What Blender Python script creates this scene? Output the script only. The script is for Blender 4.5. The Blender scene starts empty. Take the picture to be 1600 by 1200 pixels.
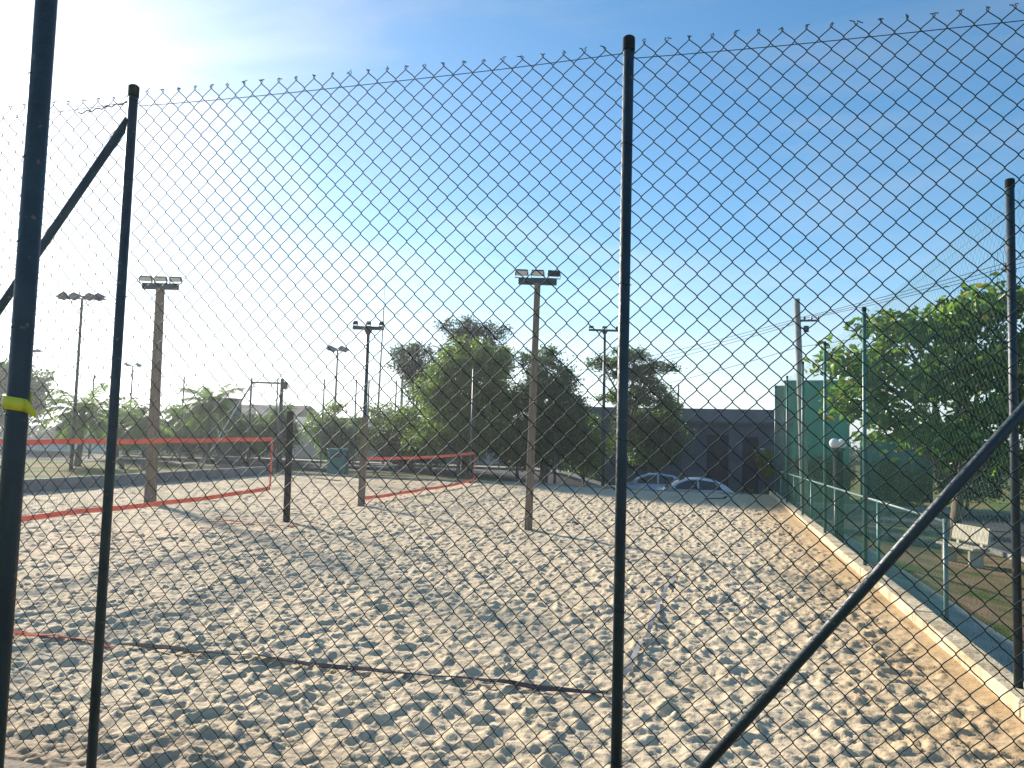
import bpy, math, random
import numpy as np
from mathutils import Vector, Matrix

# ------------------------------------------------------------------ camera, sky, sun, exposure
scn = bpy.context.scene
col = scn.collection
R_ = math.radians
cd = bpy.data.cameras.new('camera'); cam = bpy.data.objects.new('camera', cd); col.objects.link(cam)
cd.lens = 27.0; cd.sensor_width = 36.0; cd.clip_start = 0.05; cd.clip_end = 3000
cam.matrix_world = (Matrix.Translation((0, 0, 1.9)) @ Matrix.Rotation(R_(14.6), 4, 'Z')
                    @ Matrix.Rotation(R_(90 + 3.93), 4, 'X') @ Matrix.Rotation(R_(1.575), 4, 'Z'))
scn.camera = cam
SUN_AZ, SUN_EL = -53.5, 20.5         # azimuth from +Y towards +X
w = bpy.data.worlds.new('World'); scn.world = w; w.use_nodes = True
wn = w.node_tree.nodes; wl = w.node_tree.links
sky = wn.new('ShaderNodeTexSky'); sky.sky_type = 'NISHITA'; sky.sun_disc = False
sky.sun_elevation = R_(SUN_EL); sky.sun_rotation = R_(SUN_AZ)
sky.altitude = 300; sky.air_density = 0.95; sky.dust_density = 0.40; sky.ozone_density = 1.6
bg = wn['Background']; bg.inputs['Strength'].default_value = 0.071
hs = wn.new('ShaderNodeHueSaturation'); hs.inputs['Saturation'].default_value = 1.28; hs.inputs['Hue'].default_value = 0.494; wl.new(sky.outputs[0], hs.inputs['Color'])
# thin high cirrus: faint streaks over the whole sky
wt = wn.new('ShaderNodeTexCoord'); wm = wn.new('ShaderNodeMapping'); wm.inputs['Scale'].default_value = (1.2, 2.2, 6.0); wm.inputs['Rotation'].default_value = (0.25, 0.3, 0.4)
wl.new(wt.outputs['Generated'], wm.inputs[0])
wx = wn.new('ShaderNodeTexNoise'); wx.inputs['Scale'].default_value = 1.6; wx.inputs['Detail'].default_value = 7; wx.inputs['Roughness'].default_value = 0.55; wx.inputs['Distortion'].default_value = 0.6; wl.new(wm.outputs[0], wx.inputs[0])
wr = wn.new('ShaderNodeMapRange'); wr.inputs[1].default_value = 0.45; wr.inputs[2].default_value = 0.80; wr.inputs[4].default_value = 0.42; wl.new(wx.outputs[0], wr.inputs[0])
bw = wn.new('ShaderNodeRGBToBW'); wl.new(sky.outputs[0], bw.inputs[0])
wv = wn.new('ShaderNodeMath'); wv.operation = 'MULTIPLY'; wl.new(bw.outputs[0], wv.inputs[0]); wv.inputs[1].default_value = 1.55
wc = wn.new('ShaderNodeMix'); wc.data_type = 'RGBA'; wl.new(wr.outputs[0], wc.inputs[0]); wl.new(hs.outputs[0], wc.inputs[6]); wl.new(wv.outputs[0], wc.inputs[7])
# pale haze low over the whole horizon
wz_ = wn.new('ShaderNodeSeparateXYZ'); wl.new(wt.outputs['Generated'], wz_.inputs[0])
wh = wn.new('ShaderNodeMapRange'); wh.interpolation_type = 'SMOOTHSTEP'; wh.inputs[1].default_value = 0.22; wh.inputs[2].default_value = -0.02; wh.inputs[4].default_value = 0.75; wl.new(wz_.outputs[2], wh.inputs[0])
wg = wn.new('ShaderNodeMix'); wg.data_type = 'RGBA'; wg.blend_type = 'MULTIPLY'; wg.inputs[0].default_value = 1.0; wl.new(bw.outputs[0], wg.inputs[6]); wg.inputs[7].default_value = (0.86, 0.97, 1.10, 1)
wf = wn.new('ShaderNodeMix'); wf.data_type = 'RGBA'; wl.new(wh.outputs[0], wf.inputs[0]); wl.new(wc.outputs[2], wf.inputs[6]); wl.new(wg.outputs[2], wf.inputs[7])
wl.new(wf.outputs[2], bg.inputs['Color'])
sd = bpy.data.lights.new('sun', 'SUN'); sd.energy = 3.5; sd.angle = R_(4.0); sd.color = (1.0, 0.91, 0.77)
so = bpy.data.objects.new('sun', sd); col.objects.link(so)
sdir = Vector((math.sin(R_(SUN_AZ)) * math.cos(R_(SUN_EL)), math.cos(R_(SUN_AZ)) * math.cos(R_(SUN_EL)), math.sin(R_(SUN_EL))))
so.rotation_euler = sdir.to_track_quat('Z', 'Y').to_euler(); so.location = (-60, 60, 60)
scn.view_settings.view_transform = 'Standard'; scn.view_settings.look = 'None'
scn.view_settings.gamma = 1.0; scn.view_settings.use_curve_mapping = False
scn.view_settings.exposure = 1.42

# ------------------------------------------------------------------ materials
def mat(name, c1, c2=None, scale=6.0, rough=0.7, bump=0.0, bscale=None, metal=0.0, spec=0.5, detail=6, lo=0.35, hi=0.65, coat=0.0, stretch=None):
    m = bpy.data.materials.new(name); m.use_nodes = True
    nt = m.node_tree; N = nt.nodes; L = nt.links; p = N['Principled BSDF']
    p.inputs['Roughness'].default_value = rough; p.inputs['Metallic'].default_value = metal
    p.inputs['Specular IOR Level'].default_value = spec; p.inputs['Coat Weight'].default_value = coat
    p.inputs['Base Color'].default_value = (*c1, 1)
    tc = N.new('ShaderNodeTexCoord'); mp = N.new('ShaderNodeMapping'); L.new(tc.outputs['Object'], mp.inputs[0])
    if stretch: mp.inputs['Scale'].default_value = stretch
    if c2:
        n = N.new('ShaderNodeTexNoise'); n.inputs['Scale'].default_value = scale; n.inputs['Detail'].default_value = detail
        L.new(mp.outputs[0], n.inputs[0])
        r = N.new('ShaderNodeValToRGB'); r.color_ramp.elements[0].position = lo; r.color_ramp.elements[1].position = hi
        r.color_ramp.elements[0].color = (*c1, 1); r.color_ramp.elements[1].color = (*c2, 1)
        L.new(n.outputs[0], r.inputs[0]); L.new(r.outputs[0], p.inputs['Base Color'])
    if bump:
        b = N.new('ShaderNodeBump'); b.inputs['Strength'].default_value = bump; b.inputs['Distance'].default_value = 0.02
        n2 = N.new('ShaderNodeTexNoise'); n2.inputs['Scale'].default_value = bscale or scale * 4; n2.inputs['Detail'].default_value = 6
        L.new(mp.outputs[0], n2.inputs[0]); L.new(n2.outputs[0], b.inputs['Height']); L.new(b.outputs[0], p.inputs['Normal'])
    return m

def leaf_mat(name, dark, light, odd=None, trans=0.45, rough=0.4):
    m = bpy.data.materials.new(name); m.use_nodes = True
    nt = m.node_tree; N = nt.nodes; L = nt.links; p = N['Principled BSDF']; out = N['Material Output']
    g = N.new('ShaderNodeNewGeometry'); r = N.new('ShaderNodeValToRGB'); L.new(g.outputs['Random Per Island'], r.inputs[0])
    e = r.color_ramp.elements; e[0].color = (*dark, 1); e[1].color = (*light, 1)
    if odd:
        e[1].position = 0.93
        x = e.new(0.96); x.color = (*odd, 1)
    L.new(r.outputs[0], p.inputs['Base Color']); p.inputs['Roughness'].default_value = rough
    t = N.new('ShaderNodeBsdfTranslucent'); mixc = N.new('ShaderNodeMix'); mixc.data_type = 'RGBA'; mixc.blend_type = 'MULTIPLY'
    mixc.inputs[0].default_value = 1.0; L.new(r.outputs[0], mixc.inputs[6]); mixc.inputs[7].default_value = (1.5, 1.55, 0.8, 1)
    L.new(mixc.outputs[2], t.inputs[0])
    ms = N.new('ShaderNodeMixShader'); ms.inputs[0].default_value = trans
    L.new(p.outputs[0], ms.inputs[1]); L.new(t.outputs[0], ms.inputs[2]); L.new(ms.outputs[0], out.inputs[0])
    return m

M = {}
def post_mat():
    m = mat('painted_steel', (0.008, 0.022, 0.034), (0.016, 0.038, 0.050), 9, rough=0.45, bump=0.2, bscale=45); N = m.node_tree.nodes; L = m.node_tree.links; p = N['Principled BSDF']
    src = p.inputs['Base Color'].links[0].from_socket; tc = N.new('ShaderNodeTexCoord')
    n = N.new('ShaderNodeTexNoise'); n.inputs['Scale'].default_value = 26; n.inputs['Detail'].default_value = 8; L.new(tc.outputs['Object'], n.inputs[0])
    r = N.new('ShaderNodeMapRange'); r.inputs[1].default_value = .66; r.inputs[2].default_value = .69; L.new(n.outputs[0], r.inputs[0])
    x = N.new('ShaderNodeMix'); x.data_type = 'RGBA'; L.new(r.outputs[0], x.inputs[0]); L.new(src, x.inputs[6]); x.inputs[7].default_value = (0.13, 0.085, 0.06, 1); L.new(x.outputs[2], p.inputs['Base Color'])
    n2 = N.new('ShaderNodeTexNoise'); n2.inputs['Scale'].default_value = 5; L.new(tc.outputs['Object'], n2.inputs[0]); r2 = N.new('ShaderNodeMapRange'); r2.inputs[3].default_value = .32; r2.inputs[4].default_value = .7; L.new(n2.outputs[0], r2.inputs[0]); L.new(r2.outputs[0], p.inputs['Roughness'])
    return m
M['post'] = post_mat()
M['post_plain'] = mat('painted_steel', (0.008, 0.022, 0.034), (0.014, 0.034, 0.047), 14, rough=0.42, bump=0.15, bscale=60)
M['wire'] = mat('coated_wire', (0.006, 0.022, 0.026), (0.012, 0.034, 0.036), 3, rough=0.66, spec=0.2)
M['wire_light'] = mat('weathered_wire', (0.003, 0.11, 0.075), (0.006, 0.15, 0.10), 3, rough=0.5, spec=0.3)
M['post_green'] = mat('green_steel', (0.03, 0.13, 0.11), (0.05, 0.18, 0.15), 8, rough=0.42, bump=0.1)
M['galv'] = mat('galvanised', (0.10, 0.16, 0.16), (0.16, 0.22, 0.21), 10, rough=0.5, metal=0.2)
M['wood'] = mat('weathered_wood', (0.135, 0.105, 0.078), (0.23, 0.185, 0.135), 5, rough=0.85, bump=0.5, bscale=14, stretch=(6, 6, 0.5))
M['wood_dark'] = mat('dark_wood', (0.016, 0.014, 0.014), (0.035, 0.03, 0.026), 6, rough=0.7, bump=0.4, bscale=14, stretch=(6, 6, 0.5))
M['darksteel'] = mat('dark_steel', (0.02, 0.035, 0.045), (0.035, 0.05, 0.06), 9, rough=0.5)
M['lampface'] = mat('lamp_glass', (0.55, 0.55, 0.5), (0.65, 0.65, 0.6), 9, rough=0.2)
M['panel'] = mat('dark_panel', (0.03, 0.035, 0.05), (0.05, 0.055, 0.07), 9, rough=0.25)
M['red'] = mat('red_tape', (0.80, 0.13, 0.08), (0.88, 0.18, 0.12), 5, rough=0.7)
M['red_old'] = mat('faded_red_tape', (0.42, 0.09, 0.06), (0.50, 0.14, 0.10), 5, rough=0.95, spec=0.03)
M['kerb_dirty'] = mat('soiled_concrete', (0.24, 0.18, 0.13), (0.34, 0.27, 0.21), 5, rough=0.95, bump=0.5, bscale=30)
M['matt_black'] = mat('matt_black', (0.012, 0.016, 0.018), (0.02, 0.024, 0.026), 9, rough=0.85, spec=0.1)
M['cord'] = mat('net_cord', (0.05, 0.05, 0.05), rough=0.8)
M['navy'] = mat('navy_tape', (0.018, 0.022, 0.035), (0.035, 0.04, 0.055), 5, rough=0.95, spec=0.05)
M['bluegrey'] = mat('bluegrey_tape', (0.24, 0.235, 0.24), (0.33, 0.32, 0.32), 5, rough=0.95, spec=0.05)
M['yellow'] = mat('yellow_strap', (0.72, 0.60, 0.02), (0.80, 0.70, 0.05), 20, rough=0.5, bump=0.2, bscale=90)
M['kerb'] = mat('pale_concrete', (0.34, 0.265, 0.165), (0.60, 0.50, 0.345), 3.2, rough=0.95, bump=0.9, bscale=16, spec=0.2, lo=0.28, hi=0.58)
M['concrete'] = mat('grey_concrete', (0.22, 0.22, 0.20), (0.34, 0.33, 0.30), 2.5, rough=0.9, bump=0.4, bscale=20)
M['wallgrey'] = mat('dark_concrete', (0.13, 0.15, 0.16), (0.22, 0.23, 0.23), 1.6, rough=0.9, bump=0.4, bscale=18)
M['asphalt'] = mat('asphalt', (0.05, 0.052, 0.058), (0.085, 0.085, 0.09), 2.0, spec=0.15, rough=0.9, bump=0.3, bscale=60)
M['bench'] = mat('bench_concrete', (0.34, 0.31, 0.24), (0.46, 0.42, 0.33), 5, rough=0.85, bump=0.3)
M['bark'] = mat('bark', (0.085, 0.06, 0.042), (0.17, 0.13, 0.10), 9, rough=0.9, bump=0.8, bscale=20, stretch=(1, 1, 0.3))
M['navywall'] = mat('charcoal_render', (0.065, 0.09, 0.125), (0.10, 0.13, 0.165), 1.3, rough=0.85, bump=0.3, bscale=12)
M['bandgrey'] = mat('grey_parapet', (0.12, 0.145, 0.17), (0.17, 0.19, 0.21), 1.2, rough=0.85)
M['opening'] = mat('dark_door', (0.030, 0.038, 0.052), (0.045, 0.052, 0.066), 3, rough=0.6, spec=0.1)
M['teal'] = mat('teal_render', (0.006, 0.29, 0.175), (0.012, 0.36, 0.215), 0.8, rough=0.8)
M['tealdark'] = mat('teal_sheet', (0.012, 0.17, 0.165), (0.02, 0.21, 0.19), 0.8, rough=0.7)
M['white'] = mat('white_paint', (0.72, 0.72, 0.70), (0.80, 0.80, 0.78), 2, rough=0.7)
M['carpaint'] = mat('car_paint', (0.62, 0.68, 0.74), rough=0.25, coat=0.8)
M['carblue'] = mat('car_paint_blue', (0.30, 0.45, 0.58), rough=0.25, coat=0.8)
M['glass'] = mat('car_glass', (0.012, 0.016, 0.02), rough=0.05, spec=0.8)
M['rubber'] = mat('rubber', (0.015, 0.015, 0.016), rough=0.8)
M['alloy'] = mat('alloy', (0.5, 0.5, 0.52), rough=0.3, metal=0.8)
M['lamp_red'] = mat('tail_lens', (0.45, 0.02, 0.02), rough=0.2)
M['globe'] = mat('globe_glass', (0.75, 0.72, 0.70), (0.8, 0.78, 0.75), 8, rough=0.25)
M['bin'] = mat('teal_plastic', (0.03, 0.14, 0.14), (0.05, 0.18, 0.17), 4, rough=0.5)
M['roof'] = mat('clay_roof', (0.15, 0.13, 0.115), (0.22, 0.195, 0.17), 2, rough=0.9)
M['housewall'] = mat('pale_house', (0.40, 0.38, 0.35), (0.50, 0.47, 0.43), 1, rough=0.9)
M['insul'] = mat('brown_ceramic', (0.16, 0.05, 0.035), rough=0.3)
M['leaf_bright'] = leaf_mat('leaf_bright', (0.050, 0.10, 0.032), (0.19, 0.27, 0.08), trans=0.5)
M['leaf_dark'] = leaf_mat('leaf_dark', (0.036, 0.082, 0.036), (0.11, 0.18, 0.065), trans=0.46)
M['leaf_grey'] = leaf_mat('leaf_grey', (0.035, 0.055, 0.035), (0.085, 0.105, 0.06), trans=0.35, rough=0.6)
M['leaf_shrub'] = leaf_mat('leaf_shrub', (0.07, 0.13, 0.025), (0.16, 0.24, 0.05))
M['leaf_almond'] = leaf_mat('leaf_almond', (0.038, 0.095, 0.020), (0.17, 0.28, 0.05), odd=(0.34, 0.25, 0.02), trans=0.45, rough=0.35)
M['leaf_palm'] = leaf_mat('leaf_palm', (0.06, 0.12, 0.04), (0.17, 0.24, 0.08), trans=0.5)
M['leaf_far'] = leaf_mat('leaf_far', (0.03, 0.05, 0.035), (0.06, 0.085, 0.055), trans=0.12, rough=0.8)
M['leaf_yellow'] = leaf_mat('leaf_yellow', (0.15, 0.20, 0.02), (0.32, 0.34, 0.03))

def add_sand_mat():
    m = bpy.data.materials.new('sand'); m.use_nodes = True
    nt = m.node_tree; N = nt.nodes; L = nt.links; p = N['Principled BSDF']
    p.inputs['Roughness'].default_value = 0.95; p.inputs['Specular IOR Level'].default_value = 0.15
    tc = N.new('ShaderNodeTexCoord'); sep = N.new('ShaderNodeSeparateXYZ'); L.new(tc.outputs['Object'], sep.inputs[0])
    def noise(s, d=8):
        n = N.new('ShaderNodeTexNoise'); n.inputs['Scale'].default_value = s; n.inputs['Detail'].default_value = d
        L.new(tc.outputs['Object'], n.inputs[0]); return n
    def mix(fac, a, b):
        x = N.new('ShaderNodeMix'); x.data_type = 'RGBA'
        for s, val in ((0, fac), (6, a), (7, b)):
            if isinstance(val, tuple): x.inputs[s].default_value = (*val, 1)
            else: L.new(val, x.inputs[s])
        return x.outputs[2]
    def ramp(inp, a, b):
        r = N.new('ShaderNodeMapRange'); L.new(inp, r.inputs[0]); r.inputs[1].default_value = a; r.inputs[2].default_value = b; return r.outputs[0]
    c = mix(ramp(noise(1.3).outputs[0], .35, .65), (0.56, 0.445, 0.295), (0.66, 0.53, 0.36))
    c = mix(ramp(noise(160, 3).outputs[0], .45, .8), c, (0.70, 0.59, 0.44))
    c = mix(ramp(noise(75, 4).outputs[0], .62, .78), c, (0.27, 0.215, 0.16))
    # ochre soil mixed into the sand along the kerb
    a = N.new('ShaderNodeMath'); a.operation = 'MULTIPLY_ADD'; L.new(noise(2.2).outputs[0], a.inputs[0]); a.inputs[1].default_value = 1.6; L.new(sep.outputs[0], a.inputs[2])
    c = mix(ramp(a.outputs[0], 1.4, 3.0), c, (0.50, 0.34, 0.18))
    b2 = N.new('ShaderNodeMath'); b2.operation = 'MULTIPLY_ADD'; L.new(noise(2.7).outputs[0], b2.inputs[0]); b2.inputs[1].default_value = 1.4; L.new(sep.outputs[1], b2.inputs[2])
    c = mix(ramp(b2.outputs[0], 5.3, 4.1), c, (0.36, 0.27, 0.18))
    L.new(c, p.inputs['Base Color'])
    b = N.new('ShaderNodeBump'); b.inputs['Strength'].default_value = 0.45; b.inputs['Distance'].default_value = 0.02
    n2 = noise(30, 9); L.new(n2.outputs[0], b.inputs['Height']); L.new(b.outputs[0], p.inputs['Normal'])
    return m
M['sand'] = add_sand_mat()

def add_ground_mat(nm='grass_and_soil', cols=((0.065, 0.125, 0.022), (0.13, 0.17, 0.04), (0.27, 0.17, 0.09)), sc=0.55):
    m = bpy.data.materials.new(nm); m.use_nodes = True
    nt = m.node_tree; N = nt.nodes; L = nt.links; p = N['Principled BSDF']; p.inputs['Roughness'].default_value = 0.95; p.inputs['Specular IOR Level'].default_value = 0.08
    tc = N.new('ShaderNodeTexCoord')
    def noise(s, d=8):
        n = N.new('ShaderNodeTexNoise'); n.inputs['Scale'].default_value = s; n.inputs['Detail'].default_value = d
        L.new(tc.outputs['Object'], n.inputs[0]); return n
    r = N.new('ShaderNodeValToRGB'); e = r.color_ramp.elements
    e[0].position = .30; e[0].color = (*cols[0], 1); e[1].position = .62; e[1].color = (*cols[2], 1)
    x = e.new(.47); x.color = (*cols[1], 1)
    L.new(noise(sc, 10).outputs[0], r.inputs[0])
    f = N.new('ShaderNodeMix'); f.data_type = 'RGBA'; f.blend_type = 'MULTIPLY'; f.inputs[0].default_value = 0.6
    L.new(r.outputs[0], f.inputs[6]); n3 = noise(20, 6); r3 = N.new('ShaderNodeValToRGB'); r3.color_ramp.elements[0].color = (0.35, 0.35, 0.35, 1); r3.color_ramp.elements[1].color = (1.5, 1.5, 1.5, 1)
    L.new(n3.outputs[0], r3.inputs[0]); L.new(r3.outputs[0], f.inputs[7]); L.new(f.outputs[2], p.inputs['Base Color'])
    b = N.new('ShaderNodeBump'); b.inputs['Strength'].default_value = 0.7; b.inputs['Distance'].default_value = 0.04
    L.new(noise(30, 6).outputs[0], b.inputs['Height']); L.new(b.outputs[0], p.inputs['Normal'])
    return m
M['ground'] = add_ground_mat()
M['verge'] = add_ground_mat('dry_verge', ((0.10, 0.14, 0.03), (0.24, 0.17, 0.085), (0.33, 0.21, 0.13)), 1.1)

# ------------------------------------------------------------------ helpers
class MB:
    def __init__(s): s.v = []; s.f = []
    def add(s, vs, fs):
        o = len(s.v); s.v += [tuple(p) for p in vs]; s.f += [tuple(i + o for i in f) for f in fs]; return s
    def box(s, c, size, rz=0.0, rx=0.0, bev=0.0, ry=0.0):
        x, y, z = (d / 2 for d in size)
        mt = Matrix.Translation(c) @ Matrix.Rotation(rz, 4, 'Z') @ Matrix.Rotation(ry, 4, 'Y') @ Matrix.Rotation(rx, 4, 'X')
        if bev <= 0:
            vs = [mt @ Vector((a, b, c_)) for c_ in (-z, z) for a, b in ((-x, -y), (x, -y), (x, y), (-x, y))]
            return s.add(vs, [(3, 2, 1, 0), (4, 5, 6, 7), (0, 1, 5, 4), (1, 2, 6, 5), (2, 3, 7, 6), (3, 0, 4, 7)])
        b = bev; rings = []
        for zz, k in ((-z, b), (-z + b, 0), (z - b, 0), (z, b)):
            X, Y = x - k, y - k
            rings.append([mt @ Vector(p + (zz,)) for p in ((-X + b, -Y), (X - b, -Y), (X, -Y + b), (X, Y - b), (X - b, Y), (-X + b, Y), (-X, Y - b), (-X, -Y + b))])
        return s.loft(rings)
    def loft(s, rings, cap=True):
        n = len(rings[0]); vs = [p for r in rings for p in r]; fs = []
        for i in range(len(rings) - 1):
            for j in range(n):
                k = (j + 1) % n; fs.append((i * n + j, i * n + k, (i + 1) * n + k, (i + 1) * n + j))
        if cap:
            fs.append(tuple(range(n - 1, -1, -1))); fs.append(tuple((len(rings) - 1) * n + j for j in range(n)))
        return s.add(vs, fs)
    def tube(s, pts, rad, sides=8, cap=True):
        pts = [Vector(p) for p in pts]
        if not isinstance(rad, (list, tuple)): rad = [rad] * len(pts)
        rings = []; up = Vector((0.13, 0.21, 1.0))
        for i, p in enumerate(pts):
            t = (pts[min(i + 1, len(pts) - 1)] - pts[max(i - 1, 0)]).normalized()
            a = t.cross(up)
            if a.length < 0.25: a = t.cross(Vector((1, 0.1, 0)))
            a.normalize(); b = t.cross(a).normalized()
            rings.append([p + (a * math.cos(q) + b * math.sin(q)) * rad[i] for q in (2 * math.pi * j / sides for j in range(sides))])
        return s.loft(rings, cap)
    def build(s, name, m, parent=None, smooth=False, kind=None):
        me = bpy.data.meshes.new(name); me.from_pydata(s.v, [], s.f); me.materials.append(m)
        if smooth: me.shade_smooth(); 
        me.update(); o = bpy.data.objects.new(name, me); col.objects.link(o)
        if parent: 
            o.parent = parent; o.matrix_parent_inverse = parent.matrix_basis.inverted()
        if kind: o['kind'] = kind
        return o

def np_mesh(name, V, F, m, parent=None, smooth=False, kind=None):
    """V (n,3), F (k,c) arrays"""
    me = bpy.data.meshes.new(name); n, c = F.shape
    me.vertices.add(len(V)); me.vertices.foreach_set('co', np.asarray(V, np.float32).ravel())
    me.loops.add(n * c); me.loops.foreach_set('vertex_index', F.astype(np.int32).ravel())
    me.polygons.add(n); me.polygons.foreach_set('loop_start', np.arange(0, n * c, c, dtype=np.int32))
    me.update(calc_edges=True); me.validate(); me.materials.append(m)
    if smooth: me.shade_smooth()
    o = bpy.data.objects.new(name, me); col.objects.link(o)
    if parent: 
        o.parent = parent; o.matrix_parent_inverse = parent.matrix_basis.inverted()
    if kind: o['kind'] = kind
    return o

def tag(o, label=None, cat=None, group=None, kind=None):
    if label: o['label'] = label
    if cat: o['category'] = cat
    if group: o['group'] = group
    if kind: o['kind'] = kind
    return o
def thing(name, label, cat, loc=(0, 0, 0), group=None):
    o = bpy.data.objects.new(name, None); col.objects.link(o); o.empty_display_size = 0.2
    o.location = loc; o.matrix_basis = Matrix.Translation(loc)
    return tag(o, label, cat, group)

def sstep(x):
    x = np.clip(x, 0, 1); return x * x * (3 - 2 * x)
rng = np.random.default_rng(7); random.seed(7)

# ------------------------------------------------------------------ the setting
KU, VF, VB, UL = 2.13, 3.56, 30.0, -18.2      # sand limits: right kerb, front, back, left
def gz(u, v):
    u = np.asarray(u, float); v = np.asarray(v, float)
    right = -0.40 - 0.42 * sstep((u - 2.4) / 4.0) - 0.28 * sstep((v - 18) / 14)
    right = right * sstep((v + 4) / 7)
    back = -1.28 * sstep((u + 9.5) / 6.5)
    t = sstep((v - 27) / 5)
    z = np.where(u > 2.0, right * (1 - t) + back * t, np.where(v > 29, back, 0.0))
    z = np.where((u < -18) | (v < 3.0) & (u < 2.0), -0.02, z)
    far = sstep((np.hypot(u + 8, v - 20) - 70) / 80)
    return z * (1 - far) - 1.0 * far

def grid_sheet(name, us, vs, dz, m, holes=None, kind='structure'):
    U, V = np.meshgrid(us, vs); Z = gz(U, V) + dz
    nu, nv = len(us), len(vs); idx = np.arange(nu * nv).reshape(nv, nu)
    F = np.stack([idx[:-1, :-1], idx[:-1, 1:], idx[1:, 1:], idx[1:, :-1]], -1).reshape(-1, 4)
    if holes:
        cu = ((U[:-1, :-1] + U[1:, 1:]) / 2).ravel(); cv = ((V[:-1, :-1] + V[1:, 1:]) / 2).ravel()
        a, b, c, d = holes; F = F[~((cu > a) & (cu < b) & (cv > c) & (cv < d))]
    o = np_mesh(name, np.stack([U.ravel(), V.ravel(), Z.ravel()], 1), F, m, smooth=True); o['kind'] = kind
    return o
far = np.array([60, 75, 95, 120, 160, 220, 320, 480, 800, 1400.0])
us = np.concatenate([-far[::-1], np.arange(-50, -18.2, 1.0), [-18.35], np.arange(-17.5, 2.1, 1.0), [2.30], np.arange(2.6, 50, 0.8), far])
vs = np.concatenate([-far[::-1], np.arange(-48, 3.1, 1.5), [3.40], np.arange(4.0, 30, 1.0), [30.2], np.arange(30.7, 58, 0.8), far])
grid_sheet('ground', us, vs, 0.0, M['ground'], holes=(-18.35, 2.30, 3.40, 30.2))
ar = np.arange
grid_sheet('pavement', ar(2.44, 3.75, 0.2), ar(-6, 33, 0.8), 0.03, M['concrete'])
grid_sheet('dry_verge', ar(3.8, 7.45, 0.4), ar(-8, 24.4, 0.8), 0.02, M['verge'])
grid_sheet('road', ar(7.6, 14.05, 0.4), ar(-40, 34, 0.8), 0.03, M['asphalt'])
grid_sheet('plaza_paving', ar(3.9, 7.5, 0.4), ar(24.5, 34, 0.8), 0.028, M['asphalt'])
grid_sheet('street', ar(-60, 60, 0.6), ar(34.05, 42, 0.5), 0.03, M['asphalt'])
def kerb_run(name, a, b, w_, h, m, n):
    e = None; a = np.array(a); b = np.array(b); mb = MB(); d = (b - a) / np.linalg.norm(b - a); nn = np.array([-d[1], d[0]])
    for i in range(n):
        p = a + (b - a) * i / n; q = a + (b - a) * (i + 1) / n - d * 0.012
        z0, z1 = float(gz(*p)), float(gz(*q)); c = [p - nn * w_ / 2, q - nn * w_ / 2, q + nn * w_ / 2, p + nn * w_ / 2]; zs = [z0, z1, z1, z0]
        lo = [(*c[k], zs[k] - 0.15) for k in range(4)]; hi = [(*c[k], zs[k] + h) for k in range(4)]
        mb.loft([lo, hi])
    o = mb.build(name, m); o['kind'] = 'structure'; return o
kerb_run('road_kerb', (14.2, -30), (14.2, 33.5), 0.15, 0.15, M['concrete'], 32)
kerb_run('road_kerb', (7.5, -20), (7.5, 24.3), 0.15, 0.14, M['concrete'], 22)
kerb_run('street_kerb', (-30, 42.2), (40, 42.2), 0.15, 0.15, M['concrete'], 35)
grid_sheet('far_pavement', ar(14.3, 17.0, 0.4), ar(-30, 33.4, 0.8), 0.13, M['concrete'])
grid_sheet('far_pavement', ar(-30, 40, 0.8), ar(42.3, 44.6, 0.4), 0.13, M['concrete'])

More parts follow.
